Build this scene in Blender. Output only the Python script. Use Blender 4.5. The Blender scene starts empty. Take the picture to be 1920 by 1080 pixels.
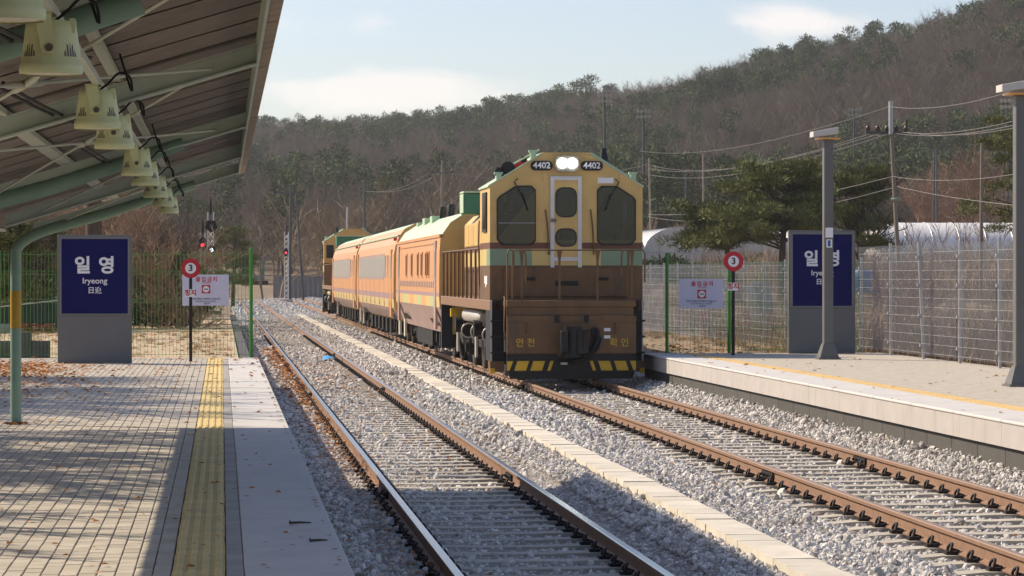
import bpy, bmesh, math, random
import numpy as np
from mathutils import Vector, Matrix
R = math.radians
SC = bpy.context.scene
COL = SC.collection
rng = random.Random(7)
nrg = np.random.default_rng(11)

# ------------------------------------------------------------------ camera, sky, sun, exposure
FPX = 5400.0; YAW = math.atan(544 / FPX); PITCH = -math.atan(23 / FPX); CZ = 2.15
cd = bpy.data.cameras.new('camera'); cam = bpy.data.objects.new('camera', cd); COL.objects.link(cam)
cam.location = (0, 0, CZ); cam.rotation_euler = (math.pi / 2 + PITCH, 0, -YAW)
cd.sensor_width = 36; cd.lens = 36 * FPX / 1920; cd.clip_start = 0.3; cd.clip_end = 9000
SC.camera = cam
SC.render.engine = 'CYCLES'
SC.cycles.use_denoising = True
SC.cycles.max_bounces = 6; SC.cycles.diffuse_bounces = 3; SC.cycles.volume_bounces = 1
SC.cycles.caustics_reflective = False; SC.cycles.caustics_refractive = False
SC.view_settings.view_transform = 'Standard'; SC.view_settings.look = 'None'
SC.view_settings.exposure = 0.38; SC.view_settings.gamma = 1; SC.view_settings.use_curve_mapping = False

SUN_EL = R(39); SUN_AZ = math.atan2(-0.857, 0.514)       # direction to the sun, measured from +Y towards +X
sd = Vector((math.sin(SUN_AZ) * math.cos(SUN_EL), math.cos(SUN_AZ) * math.cos(SUN_EL), math.sin(SUN_EL)))
sl = bpy.data.lights.new('sun', 'SUN'); sun = bpy.data.objects.new('sun', sl); COL.objects.link(sun)
sl.energy = 4.8; sl.angle = R(0.55); sl.color = (1.0, 0.855, 0.66)
sun.rotation_euler = sd.to_track_quat('Z', 'Y').to_euler(); sun.location = (-40, 40, 40)

W = bpy.data.worlds.new('World'); SC.world = W; W.use_nodes = True
nt = W.node_tree; N = nt.nodes; L = nt.links; N.clear()
wo = N.new('ShaderNodeOutputWorld'); bg = N.new('ShaderNodeBackground'); sky = N.new('ShaderNodeTexSky')
sky.sky_type = 'NISHITA'; sky.sun_disc = False; sky.sun_elevation = SUN_EL; sky.sun_rotation = SUN_AZ
sky.air_density = 1.0; sky.dust_density = 0.9; sky.ozone_density = 1.6; sky.altitude = 50
bg.inputs['Strength'].default_value = 0.118
tc = N.new('ShaderNodeTexCoord'); ns = N.new('ShaderNodeTexNoise'); ns.inputs['Scale'].default_value = 26; ns.inputs['Detail'].default_value = 9; ns.inputs['Roughness'].default_value = 0.58
mp = N.new('ShaderNodeMapping'); mp.inputs['Scale'].default_value = (1, 1, 2.4); L.new(tc.outputs['Generated'], mp.inputs['Vector']); L.new(mp.outputs['Vector'], ns.inputs['Vector'])
def vm(op, a, b=None):
    n = N.new('ShaderNodeVectorMath'); n.operation = op; L.new(a, n.inputs[0])
    if b is not None: n.inputs[1].default_value = b
    return n
def mt(op, a, b):
    n = N.new('ShaderNodeMath'); n.operation = op
    for i_, q in enumerate((a, b)):
        if isinstance(q, (int, float)): n.inputs[i_].default_value = q
        else: L.new(q, n.inputs[i_])
    return n.outputs[0]
def cloud(az, el, wa, we, dens):
    """a soft cumulus bank at a compass bearing (degrees from +Y) and height, wa x we degrees"""
    c = (math.sin(R(az)) * math.cos(R(el)), math.cos(R(az)) * math.cos(R(el)), math.sin(R(el))); h = (math.cos(R(az)), -math.sin(R(az)), 0.0); v = (-math.sin(R(el)) * math.sin(R(az)), -math.sin(R(el)) * math.cos(R(az)), math.cos(R(el)))
    k = vm('SUBTRACT', tc.outputs['Generated'], c).outputs[0]
    a = mt('DIVIDE', vm('DOT_PRODUCT', k, h).outputs['Value'], R(wa)); b_ = mt('DIVIDE', vm('DOT_PRODUCT', k, v).outputs['Value'], R(we))
    d = mt('SQRT', mt('ADD', mt('MULTIPLY', a, a), mt('MULTIPLY', b_, b_)), 0)
    m = N.new('ShaderNodeMapRange'); m.interpolation_type = 'SMOOTHSTEP'; m.inputs['From Min'].default_value = 1.35; m.inputs['From Max'].default_value = 0.35; m.inputs['To Max'].default_value = dens
    L.new(mt('ADD', d, mt('MULTIPLY', mt('SUBTRACT', ns.outputs['Fac'], 0.5), 2.6)), m.inputs['Value']); return m.outputs['Result']
acc = None
for spec in ((2.9, 3.65, 2.8, .42, .50), (11.55, 5.0, 1.3, .34, .60), (-4.5, 5.2, 5.0, 1.0, .6), (24, 7, 7, 1.3, .6), (40, 12, 10, 2, .6), (-35, 14, 12, 2.2, .6), (75, 20, 16, 4, .6), (150, 24, 20, 5, .6), (-100, 30, 18, 5, .6), (200, 16, 18, 3, .6), (6.5, 7.6, 3.2, .25, .25)):
    o_ = cloud(*spec); acc = o_ if acc is None else mt('MAXIMUM', acc, o_)
tint = N.new('ShaderNodeMix'); tint.data_type = 'RGBA'; tint.blend_type = 'MULTIPLY'; tint.inputs['Factor'].default_value = 1; tint.inputs['B'].default_value = (1.0, 0.945, 1.0, 1)
L.new(sky.outputs['Color'], tint.inputs['A'])
mx = N.new('ShaderNodeMix'); mx.data_type = 'RGBA'; mx.inputs['B'].default_value = (8.3, 7.35, 6.8, 1)
L.new(acc, mx.inputs['Factor']); L.new(tint.outputs['Result'], mx.inputs['A']); L.new(mx.outputs['Result'], bg.inputs['Color']); L.new(bg.outputs['Background'], wo.inputs['Surface'])

# ------------------------------------------------------------------ helpers
_F = Vector((math.sin(YAW), math.cos(YAW), 0)); _R = Vector((math.cos(YAW), -math.sin(YAW), 0)); _U = Vector((0, 0, 1))
_F2 = _F * math.cos(PITCH) + _U * math.sin(PITCH); _U2 = _U * math.cos(PITCH) - _F * math.sin(PITCH)
def at(px, py, d):
    return Vector((0, 0, CZ)) + _F2 * d + _R * ((px - 960) / FPX * d) + _U2 * ((540 - py) / FPX * d)

def curve(p, k=5):
    P = [Vector(q) for q in p]; out = []
    for i in range(len(P) - 1):
        a, b, c, d = P[max(i - 1, 0)], P[i], P[i + 1], P[min(i + 2, len(P) - 1)]
        for j in range(k):
            t = j / k; out.append(.5 * ((2 * b) + (c - a) * t + (2 * a - 5 * b + 4 * c - d) * t * t + (3 * b - a - 3 * c + d) * t ** 3))
    return out + [P[-1]]
def lk(ntr, a, b): ntr.links.new(a, b)
def mat(name, col, rough=0.75, metal=0.0, var=0.12, vs=5.0, bump=0.0, bs=80.0, rnd=0.0, spec=0.35, stain=None, emit=None, es=0, trans=0, wear=None, ws=3.0, wt=0.58, streak=None):
    m = bpy.data.materials.new(name); m.use_nodes = True; t = m.node_tree; p = t.nodes['Principled BSDF']
    p.inputs['Roughness'].default_value = rough; p.inputs['Metallic'].default_value = metal; p.inputs['Specular IOR Level'].default_value = spec
    c4 = (*col, 1)
    geo = t.nodes.new('ShaderNodeNewGeometry'); src = None
    if var or rnd:
        hsv = t.nodes.new('ShaderNodeHueSaturation'); hsv.inputs['Color'].default_value = c4
        val = None
        if var:
            n = t.nodes.new('ShaderNodeTexNoise'); n.inputs['Scale'].default_value = vs; n.inputs['Detail'].default_value = 6; n.inputs['Roughness'].default_value = 0.62
            lk(t, geo.outputs['Position'], n.inputs['Vector'])
            mr = t.nodes.new('ShaderNodeMapRange'); mr.inputs['From Min'].default_value = 0.25; mr.inputs['From Max'].default_value = 0.75
            mr.inputs['To Min'].default_value = 1 - var; mr.inputs['To Max'].default_value = 1 + var
            lk(t, n.outputs['Fac'], mr.inputs['Value']); val = mr.outputs['Result']
        if rnd:
            oi = t.nodes.new('ShaderNodeObjectInfo'); m2 = t.nodes.new('ShaderNodeMapRange')
            m2.inputs['To Min'].default_value = 1 - rnd; m2.inputs['To Max'].default_value = 1 + rnd
            lk(t, oi.outputs['Random'], m2.inputs['Value'])
            if val is None: val = m2.outputs['Result']
            else:
                mm = t.nodes.new('ShaderNodeMath'); mm.operation = 'MULTIPLY'; lk(t, val, mm.inputs[0]); lk(t, m2.outputs['Result'], mm.inputs[1]); val = mm.outputs[0]
        lk(t, val, hsv.inputs['Value']); src = hsv.outputs['Color']
    if wear:
        n = t.nodes.new('ShaderNodeTexNoise'); n.inputs['Scale'].default_value = ws; n.inputs['Detail'].default_value = 9; n.inputs['Roughness'].default_value = 0.7
        if streak:
            tcn = t.nodes.new('ShaderNodeTexCoord'); mpn = t.nodes.new('ShaderNodeMapping'); mpn.inputs['Scale'].default_value = (1, 1, streak); lk(t, geo.outputs['Position'], mpn.inputs['Vector']); lk(t, mpn.outputs['Vector'], n.inputs['Vector'])
        else: lk(t, geo.outputs['Position'], n.inputs['Vector'])
        r_ = t.nodes.new('ShaderNodeMapRange'); r_.inputs['From Min'].default_value = wt; r_.inputs['From Max'].default_value = wt + 0.16; r_.inputs['To Max'].default_value = 0.85
        lk(t, n.outputs['Fac'], r_.inputs['Value'])
        x = t.nodes.new('ShaderNodeMix'); x.data_type = 'RGBA'; x.inputs['A'].default_value = c4; x.inputs['B'].default_value = (*wear, 1)
        if src: lk(t, src, x.inputs['A'])
        lk(t, r_.outputs['Result'], x.inputs['Factor']); src = x.outputs['Result']
    if src: lk(t, src, p.inputs['Base Color'])
    else: p.inputs['Base Color'].default_value = c4
    if bump:
        n = t.nodes.new('ShaderNodeTexNoise'); n.inputs['Scale'].default_value = bs; n.inputs['Detail'].default_value = 5
        lk(t, geo.outputs['Position'], n.inputs['Vector'])
        b = t.nodes.new('ShaderNodeBump'); b.inputs['Strength'].default_value = bump; b.inputs['Distance'].default_value = 0.006
        lk(t, n.outputs['Fac'], b.inputs['Height']); lk(t, b.outputs['Normal'], p.inputs['Normal'])
    if emit: p.inputs['Emission Color'].default_value = (*emit, 1); p.inputs['Emission Strength'].default_value = es
    if trans: p.inputs['Transmission Weight'].default_value = trans
    return m

def tag(o, label=None, cat=None, group=None, kind=None):
    if label: o['label'] = label
    if cat: o['category'] = cat
    if group: o['group'] = group
    if kind: o['kind'] = kind
    return o
ORIG = {}
def thing(name, label, cat, loc=(0, 0, 0), group=None):
    o = bpy.data.objects.new(name, None); COL.objects.link(o); o.location = loc; o.empty_display_size = 0.2
    ORIG[o] = Vector(loc)
    return tag(o, label, cat, group)

class MB:
    def __init__(s): s.v = []; s.f = []; s.mi = []; s.sm = []; s.m = 0
    def add(s, vs, fs, smooth=False):
        b = len(s.v); s.v.extend([tuple(p) for p in vs])
        for f in fs: s.f.append([b + i for i in f]); s.mi.append(s.m); s.sm.append(smooth)
        return s
    def box(s, x0, x1, y0, y1, z0, z1):
        return s.add([(x0, y0, z0), (x1, y0, z0), (x1, y1, z0), (x0, y1, z0), (x0, y0, z1), (x1, y0, z1), (x1, y1, z1), (x0, y1, z1)],
                     [(0, 3, 2, 1), (4, 5, 6, 7), (0, 1, 5, 4), (1, 2, 6, 5), (2, 3, 7, 6), (3, 0, 4, 7)])
    def cbox(s, c, sx, sy, sz): return s.box(c[0] - sx / 2, c[0] + sx / 2, c[1] - sy / 2, c[1] + sy / 2, c[2] - sz / 2, c[2] + sz / 2)
    def tube(s, pts, r, n=8, cap=True):
        pts = [Vector(p) for p in pts]; k = len(pts); rr = r if isinstance(r, (list, tuple)) else [r] * k
        vs = []; pu = None
        for i, p in enumerate(pts):
            d = (pts[min(i + 1, k - 1)] - pts[max(i - 1, 0)])
            d = d.normalized() if d.length > 1e-9 else Vector((0, 0, 1))
            if pu is None:
                pu = d.cross(Vector((0, 0, 1)));
                if pu.length < 1e-3: pu = d.cross(Vector((1, 0, 0)))
            u = (pu - d * pu.dot(d)); u = u.normalized() if u.length > 1e-6 else d.orthogonal().normalized(); pu = u; w = d.cross(u)
            for j in range(n):
                a = 2 * math.pi * j / n; vs.append(p + (u * math.cos(a) + w * math.sin(a)) * rr[i])
        fs = []
        for i in range(k - 1):
            for j in range(n):
                a = i * n + j; b = i * n + (j + 1) % n; fs.append((a, b, b + n, a + n))
        s.add(vs, fs, n > 4)
        if cap:
            s.add(vs[:n], [tuple(range(n))[::-1]]); s.add(vs[-n:], [tuple(range(n))])
        return s
    def cyl(s, p0, p1, r, n=12): return s.tube([p0, p1], r, n)
    def prism(s, poly, axis, a0, a1):
        n = len(poly)
        def P(p, a): return {'y': (p[0], a, p[1]), 'x': (a, p[0], p[1]), 'z': (p[0], p[1], a)}[axis]
        vs = [P(p, a0) for p in poly] + [P(p, a1) for p in poly]
        fs = [tuple(range(n))[::-1], tuple(range(n, 2 * n))] + [(i, (i + 1) % n, (i + 1) % n + n, i + n) for i in range(n)]
        return s.add(vs, fs)
    def quad(s, a, b, c, d): return s.add([a, b, c, d], [(0, 1, 2, 3)])
    def mesh(s, name, mats, fix=True, off=None):
        me = bpy.data.meshes.new(name)
        V = s.v if off is None else [(x - off[0], y - off[1], z - off[2]) for x, y, z in s.v]
        me.from_pydata(V, [], s.f)
        for m in (mats if isinstance(mats, (list, tuple)) else [mats]): me.materials.append(m)
        me.polygons.foreach_set('material_index', s.mi); me.polygons.foreach_set('use_smooth', s.sm)
        if fix:
            bm = bmesh.new(); bm.from_mesh(me); bmesh.ops.recalc_face_normals(bm, faces=bm.faces); bm.to_mesh(me); bm.free()
        me.update()
        return me
    def build(s, name, mats, parent=None, fix=True, bevel=0, loc=None):
        off = Vector((0, 0, 0)) if loc is None else Vector(loc)
        p = parent
        tot = Vector((0, 0, 0))
        if p is not None: tot = ORIG[p].copy()
        base = off if loc is not None else tot
        me = s.mesh(name, mats, fix, base)
        o = bpy.data.objects.new(name, me); COL.objects.link(o)
        if p is not None: o.parent = p; o.location = base - tot
        else: o.location = base
        ORIG[o] = base.copy()
        if bevel:
            b = o.modifiers.new('bevel', 'BEVEL'); b.width = bevel; b.segments = 1; b.limit_method = 'ANGLE'; b.angle_limit = R(50)
        return o

def inst(name, me, parent, loc, rot=(0, 0, 0), scale=None, bev=0):
    o = bpy.data.objects.new(name, me); COL.objects.link(o)
    if parent is not None: o.parent = parent; o.location = Vector(loc) - ORIG[parent]
    else: o.location = loc
    o.rotation_euler = rot
    if scale: o.scale = scale
    ORIG[o] = Vector(loc)
    return o
ORD = ['first', 'second', 'third', 'fourth', 'fifth', 'sixth', 'seventh', 'eighth', 'ninth', 'tenth', 'eleventh', 'twelfth', 'thirteenth', 'fourteenth']
def copy_tree(o, parent=None):
    c = o.copy(); COL.objects.link(c)
    if parent is not None: c.parent = parent
    for ch in o.children: copy_tree(ch, c)
    return c

def text(name, body, size, loc, rot, m, parent=None, bold=0.0, align='CENTER', ext=0.002, spacing=1.0):
    c = bpy.data.curves.new(name, 'FONT'); c.body = body; c.size = size; c.align_x = align; c.align_y = 'CENTER'; c.offset = bold; c.extrude = ext; c.space_character = spacing; c.resolution_u = 3
    o = bpy.data.objects.new(name, c); c.materials.append(m); COL.objects.link(o)
    me_ = bpy.data.meshes.new_from_object(o.evaluated_get(bpy.context.evaluated_depsgraph_get())); bpy.data.objects.remove(o); me_.name = name
    o = bpy.data.objects.new(name, me_); COL.objects.link(o)
    base = ORIG[parent] if parent else Vector((0, 0, 0))
    o.parent = parent; o.location = Vector(loc) - base; o.rotation_euler = rot; ORIG[o] = Vector(loc)
    return o
FACE = (math.pi / 2, 0, 0)   # text that faces -Y

def scatter(name, pts, rots, scls, idx, protos, label=None, cat=None, kind='stuff', mats=()):
    me = bpy.data.meshes.new(name); me.vertices.add(len(pts)); me.vertices.foreach_set('co', np.asarray(pts, np.float32).ravel())
    for nm, ty, dat in (('rot', 'FLOAT_VECTOR', rots), ('scl', 'FLOAT_VECTOR', scls)):
        a = me.attributes.new(nm, ty, 'POINT'); a.data.foreach_set('vector', np.asarray(dat, np.float32).ravel())
    a = me.attributes.new('idx', 'INT', 'POINT'); a.data.foreach_set('value', np.asarray(idx, np.int32))
    o = bpy.data.objects.new(name, me); COL.objects.link(o); tag(o, label, cat, None, kind)
    g = bpy.data.node_groups.new(name + '_nodes', 'GeometryNodeTree')
    g.interface.new_socket('Geometry', in_out='INPUT', socket_type='NodeSocketGeometry'); g.interface.new_socket('Geometry', in_out='OUTPUT', socket_type='NodeSocketGeometry')
    gi = g.nodes.new('NodeGroupInput'); go = g.nodes.new('NodeGroupOutput'); ip = g.nodes.new('GeometryNodeInstanceOnPoints'); jn = g.nodes.new('GeometryNodeJoinGeometry')
    for p in protos:
        oi = g.nodes.new('GeometryNodeObjectInfo'); oi.inputs['Object'].default_value = p; oi.inputs['As Instance'].default_value = True
        lk(g, oi.outputs['Geometry'], jn.inputs[0])
    def na(nm, ty):
        n = g.nodes.new('GeometryNodeInputNamedAttribute'); n.data_type = ty; n.inputs['Name'].default_value = nm; return n.outputs['Attribute']
    e = g.nodes.new('FunctionNodeEulerToRotation'); lk(g, na('rot', 'FLOAT_VECTOR'), e.inputs[0])
    lk(g, gi.outputs[0], ip.inputs['Points']); lk(g, jn.outputs[0], ip.inputs['Instance']); ip.inputs['Pick Instance'].default_value = True
    lk(g, na('idx', 'INT'), ip.inputs['Instance Index']); lk(g, e.outputs[0], ip.inputs['Rotation']); lk(g, na('scl', 'FLOAT_VECTOR'), ip.inputs['Scale'])
    lk(g, ip.outputs[0], go.inputs[0])
    md = o.modifiers.new('scatter', 'NODES'); md.node_group = g
    return o
def proto(name, me): return bpy.data.objects.new(name, me)

# ------------------------------------------------------------------ materials
M = {}
M['soil'] = mat('soil', (0.20, 0.155, 0.105), 0.95, var=0.35, vs=0.9, bump=0.6, bs=9, wear=(0.30, 0.23, 0.14), ws=0.35, wt=0.5)
M['hill_soil'] = mat('leaf_litter_soil', (0.15, 0.108, 0.07), 0.95, var=0.4, vs=0.08)
M['sand'] = mat('sandy_soil', (0.46, 0.37, 0.245), 0.95, var=0.25, vs=1.3, bump=0.5, bs=14, wear=(0.30, 0.20, 0.11), ws=1.2, wt=0.55)
M['ballast'] = mat('ballast_bed', (0.26, 0.235, 0.21), 0.95, var=0.45, vs=16, bump=1.0, bs=26, wear=(0.17, 0.12, 0.08), ws=0.6, wt=0.62)
M['stone'] = mat('ballast_stone', (0.55, 0.525, 0.49), 0.9, var=0.16, vs=9, rnd=0.42, wear=(0.32, 0.225, 0.15), ws=0.9, wt=0.56)
M['rail'] = mat('rusty_rail', (0.27, 0.165, 0.11), 0.72, 0.25, var=0.22, vs=14)
M['rail_top'] = mat('polished_rail_head', (0.42, 0.42, 0.42), 0.24, 0.95, var=0.08, vs=20)
M['rail_top_rust'] = mat('rusty_rail_head', (0.34, 0.235, 0.165), 0.5, 0.35, var=0.14, vs=20)
M['sleeper'] = mat('sleeper_concrete', (0.44, 0.405, 0.34), 0.9, var=0.15, vs=4, bump=0.2, rnd=0.08)
M['clip'] = mat('dark_clip_steel', (0.035, 0.03, 0.028), 0.6, 0.4, var=0.2, vs=30)
M['lid'] = mat('trough_lid_concrete', (0.63, 0.58, 0.49), 0.85, var=0.12, vs=4, rnd=0.09, bump=0.12, wear=(0.45, 0.39, 0.30), ws=2.5, wt=0.6)
M['slab'] = mat('edge_slab_concrete', (0.56, 0.54, 0.51), 0.85, var=0.10, vs=3.2, bump=0.12, bs=120, wear=(0.44, 0.39, 0.31), ws=1.3, wt=0.60)
M['paver'] = mat('paver_concrete', (0.45, 0.405, 0.335), 0.9, var=0.14, vs=5, rnd=0.10)
M['joint'] = mat('joint_sand', (0.10, 0.085, 0.07), 0.95, var=0.2)
M['border'] = mat('border_paver_concrete', (0.36, 0.34, 0.31), 0.9, var=0.1, rnd=0.08)
M['tactile'] = mat('worn_yellow_tactile', (0.62, 0.475, 0.205), 0.85, var=0.14, vs=7, rnd=0.07, wear=(0.42, 0.37, 0.26), ws=5, wt=0.55)
M['tactile_r'] = mat('orange_yellow_tactile', (0.64, 0.45, 0.20), 0.85, var=0.1, rnd=0.06)
M['fascia'] = mat('fascia_panel', (0.46, 0.425, 0.40), 0.85, var=0.10, vs=2.5, bump=0.1, wear=(0.34, 0.30, 0.25), ws=4, wt=0.58, streak=.15)
M['darkpanel'] = mat('dark_base_panel', (0.085, 0.082, 0.075), 0.8, var=0.12, rnd=0.08)
M['leaf'] = mat('dry_leaf', (0.50, 0.205, 0.05), 0.8, var=0.35, vs=9)
M['galv'] = mat('galvanised_steel', (0.41, 0.415, 0.42), 0.5, 0.55, var=0.08, vs=8)
M['greenf'] = mat('green_fence_paint', (0.045, 0.25, 0.03), 0.5, var=0.08)
M['greenw'] = mat('green_fence_wire', (0.09, 0.24, 0.06), 0.55, var=0.08)
M['post_grey'] = mat('grey_post_paint', (0.135, 0.135, 0.132), 0.55, var=0.06)
M['lampcap'] = mat('lamp_housing_light', (0.55, 0.52, 0.49), 0.5, var=0.04)
M['amber'] = mat('amber_lamp_glass', (0.75, 0.34, 0.08), 0.3, var=0.05)
M['sign_grey'] = mat('sign_grey_metal', (0.155, 0.155, 0.158), 0.55, 0.1, var=0.06, vs=2)
M['sign_frame'] = mat('sign_frame_metal', (0.19, 0.19, 0.19), 0.45, 0.2, var=0.05)
M['navy'] = mat('sign_navy_face', (0.008, 0.009, 0.090), 0.65, spec=0.12, var=0.06, vs=3)
M['white'] = mat('white_print', (0.78, 0.78, 0.8), 0.6, var=0.03)
M['board'] = mat('notice_board_white', (0.60, 0.60, 0.74), 0.5, var=0.04, vs=4)
M['red'] = mat('sign_red', (0.50, 0.02, 0.035), 0.5, var=0.05)
M['black'] = mat('black_paint', (0.014, 0.013, 0.014), 0.55, var=0.15)
M['ink'] = mat('dark_ink', (0.03, 0.03, 0.07), 0.7, var=0)
M['canopy'] = mat('canopy_green_paint', (0.50, 0.575, 0.50), 0.55, var=0.10, vs=5, wear=(0.20, 0.20, 0.15), ws=4, wt=0.64)
M['canopy_lt'] = mat('canopy_pale_paint', (0.54, 0.57, 0.47), 0.55, var=0.09, vs=5)
M['sheet'] = mat('roof_sheet_brown', (0.245, 0.215, 0.19), 0.7, var=0.16, vs=4, rnd=0.06, wear=(0.12, 0.10, 0.09), ws=1.6, wt=0.6)
M['gutter'] = mat('weathered_gutter', (0.36, 0.29, 0.22), 0.75, var=0.2, vs=6, wear=(0.14, 0.115, 0.095), ws=2.2, wt=0.55)
M['floodcream'] = mat('floodlight_cream_paint', (0.73, 0.78, 0.46), 0.45, var=0.05, vs=10)
M['floodglass'] = mat('floodlight_lens', (0.75, 0.70, 0.50), 0.25, var=0.05)  # pale yellow colour stands in for light reflected on the unlit glass
M['post_green'] = mat('post_green_paint', (0.21, 0.325, 0.255), 0.45, var=0.1, vs=6)
M['post_yellow'] = mat('post_yellow_band', (0.46, 0.285, 0.035), 0.5, var=0.08)
M['rubber'] = mat('black_cable', (0.012, 0.012, 0.012), 0.6, var=0)
M['yellow'] = mat('train_yellow', (0.62, 0.415, 0.15), 0.42, var=0.10, vs=3.5, wear=(0.34, 0.235, 0.11), ws=5, wt=0.57, streak=.14)
M['cream'] = mat('train_cream', (0.60, 0.45, 0.17), 0.45, var=0.06, vs=3)
M['brown'] = mat('train_brown', (0.155, 0.083, 0.037), 0.5, var=0.2, vs=4, wear=(0.085, 0.06, 0.04), ws=3.0, wt=0.5, streak=.22)
M['brown_lit'] = mat('train_brown_sunlit', (0.25, 0.145, 0.085), 0.5, var=0.15, vs=4, wear=(0.15, 0.10, 0.065), ws=4, wt=0.57)  # train brown lightened to carry the sunlight on the deck edge
M['band'] = mat('train_maroon_band', (0.15, 0.062, 0.04), 0.5, var=0.08)
M['mint'] = mat('train_mint', (0.215, 0.305, 0.20), 0.45, var=0.08, vs=3)
M['mint_roof'] = mat('train_mint_roof', (0.45, 0.58, 0.40), 0.5, var=0.10, vs=2, wear=(0.33, 0.40, 0.29), ws=1.4, wt=0.6)
M['radiator_shade'] = mat('radiator_green_shaded', (0.05, 0.20, 0.12), 0.5, var=0.12)  # mint box colour darkened for its shaded front
M['salmon'] = mat('coach_salmon', (0.62, 0.325, 0.16), 0.42, var=0.08, vs=1.2, wear=(0.50, 0.32, 0.21), ws=3, wt=0.55, streak=.12)
M['mauve'] = mat('coach_mauve', (0.40, 0.28, 0.24), 0.5, var=0.14, vs=2, wear=(0.22, 0.16, 0.12), ws=3, wt=0.54, streak=.2)
M['purple'] = mat('coach_purple_stripe', (0.36, 0.235, 0.24), 0.5, var=0.06)
M['chk_y'] = mat('coach_check_cream', (0.62, 0.45, 0.19), 0.5, var=0.06)
M['chk_m'] = mat('coach_check_mint', (0.45, 0.50, 0.27), 0.5, var=0.06)
M['chk_o'] = mat('coach_check_orange', (0.62, 0.36, 0.15), 0.5, var=0.06)
M['curtain'] = mat('curtained_glass', (0.42, 0.40, 0.37), 0.3, var=0.16, vs=6, spec=0.4)
def glassy():
    m = bpy.data.materials.new('cab_window_glass'); m.use_nodes = True; t = m.node_tree; t.nodes.clear()
    o_ = t.nodes.new('ShaderNodeOutputMaterial'); tr = t.nodes.new('ShaderNodeBsdfTransparent'); gl = t.nodes.new('ShaderNodeBsdfGlossy'); df = t.nodes.new('ShaderNodeBsdfDiffuse'); a1 = t.nodes.new('ShaderNodeMixShader'); a2 = t.nodes.new('ShaderNodeMixShader'); fr = t.nodes.new('ShaderNodeFresnel')
    tr.inputs['Color'].default_value = (.66, .70, .68, 1); gl.inputs['Roughness'].default_value = .06; df.inputs['Color'].default_value = (.20, .21, .20, 1); fr.inputs['IOR'].default_value = 1.5; a1.inputs[0].default_value = .03
    lk(t, tr.outputs[0], a1.inputs[1]); lk(t, df.outputs[0], a1.inputs[2]); lk(t, fr.outputs[0], a2.inputs[0]); lk(t, a1.outputs[0], a2.inputs[1]); lk(t, gl.outputs[0], a2.inputs[2]); lk(t, a2.outputs[0], o_.inputs['Surface']); return m
M['glass'] = glassy()
M['rubberseal'] = mat('window_seal', (0.02, 0.02, 0.02), 0.6, var=0)
M['doorframe'] = mat('door_frame_white', (0.62, 0.60, 0.60), 0.5, var=0.06, wear=(0.35, 0.3, 0.26), ws=9, wt=0.66)
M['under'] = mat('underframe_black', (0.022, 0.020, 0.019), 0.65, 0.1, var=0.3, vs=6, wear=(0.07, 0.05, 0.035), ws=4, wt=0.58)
M['side_black'] = mat('step_well_navy_black', (0.020, 0.020, 0.026), 0.6, var=0.1)
M['silver'] = mat('tank_silver', (0.50, 0.47, 0.42), 0.4, 0.3, var=0.08)
M['haz_y'] = mat('hazard_yellow', (0.62, 0.38, 0.03), 0.5, var=0.12, vs=12)
M['steel'] = mat('wheel_steel', (0.16, 0.14, 0.125), 0.45, 0.7, var=0.2)
M['head'] = mat('headlight_lens', (1, 1, 1), 0.2, var=0, emit=(0.93, 1.0, 0.90), es=60)
M['sig_red'] = mat('signal_red_lens', (0.8, 0.02, 0.03), 0.2, var=0, emit=(1.0, 0.03, 0.06), es=2.6)
M['sig_white'] = mat('signal_white_lens', (0.8, 0.9, 1), 0.2, var=0, emit=(0.7, 0.9, 1.0), es=2.5)
M['mastwhite'] = mat( 'mast_silver_white', (0.74, 0.74, 0.70), 0.5, 0.1, var=0.1)
M['bark'] = mat('grey_brown_bark', (0.225, 0.175, 0.125), 0.9, var=0.2, vs=1.5, rnd=0.22)
M['bark_dark'] = mat('dark_bark', (0.07, 0.052, 0.04), 0.9, var=0.2, vs=3)
M['twig'] = mat('reddish_brown_twig', (0.30, 0.19, 0.13), 0.9, var=0.25, vs=0.6, rnd=0.1)
M['twig_gold'] = mat('straw_twig', (0.38, 0.28, 0.18), 0.9, var=0.25, vs=0.6, rnd=0.15)
M['needle'] = mat('pine_needle', (0.125, 0.135, 0.04), 0.8, var=0.45, vs=1.4, rnd=0.2)
M['needle_far'] = mat('far_pine_needle', (0.075, 0.098, 0.030), 0.85, var=0.4, vs=0.25, rnd=0.3)
M['needle_yellow'] = mat('yellow_green_needle', (0.13, 0.135, 0.035), 0.8, var=0.35, vs=1.2)  # yellower green for the border pine and the signal mast pine
M['oakleaf'] = mat('rust_oak_leaf', (0.22, 0.10, 0.06), 0.9, var=0.3, vs=0.4, rnd=0.2)
M['hedge'] = mat('hedge_leaf', (0.06, 0.085, 0.03), 0.85, var=0.4, vs=2)
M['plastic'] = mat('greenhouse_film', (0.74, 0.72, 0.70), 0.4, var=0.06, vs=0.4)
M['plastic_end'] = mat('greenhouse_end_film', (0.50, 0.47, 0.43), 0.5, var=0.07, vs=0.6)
M['polec'] = mat('concrete_pole', (0.21, 0.175, 0.14), 0.85, var=0.12, vs=2)
M['polesteel'] = mat('dark_steel_pole', (0.08, 0.085, 0.09), 0.6, 0.3, var=0.1)
M['wire'] = mat('overhead_wire', (0.20, 0.18, 0.165), 0.6, var=0)
M['insul'] = mat('brown_insulator', (0.06, 0.03, 0.025), 0.3, var=0)
M['dry'] = mat('dry_grass', (0.42, 0.32, 0.19), 0.95, var=0.3, vs=0.7, rnd=0.3)
M['weed'] = mat('dry_weed', (0.30, 0.215, 0.145), 0.95, var=0.3, vs=0.5, rnd=0.3)
M['tarp'] = mat('grey_blue_tarp', (0.20, 0.24, 0.25), 0.6, var=0.15, vs=3)
M['tarp_w'] = mat('white_tarp', (0.62, 0.57, 0.48), 0.6, var=0.12, vs=4)
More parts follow.
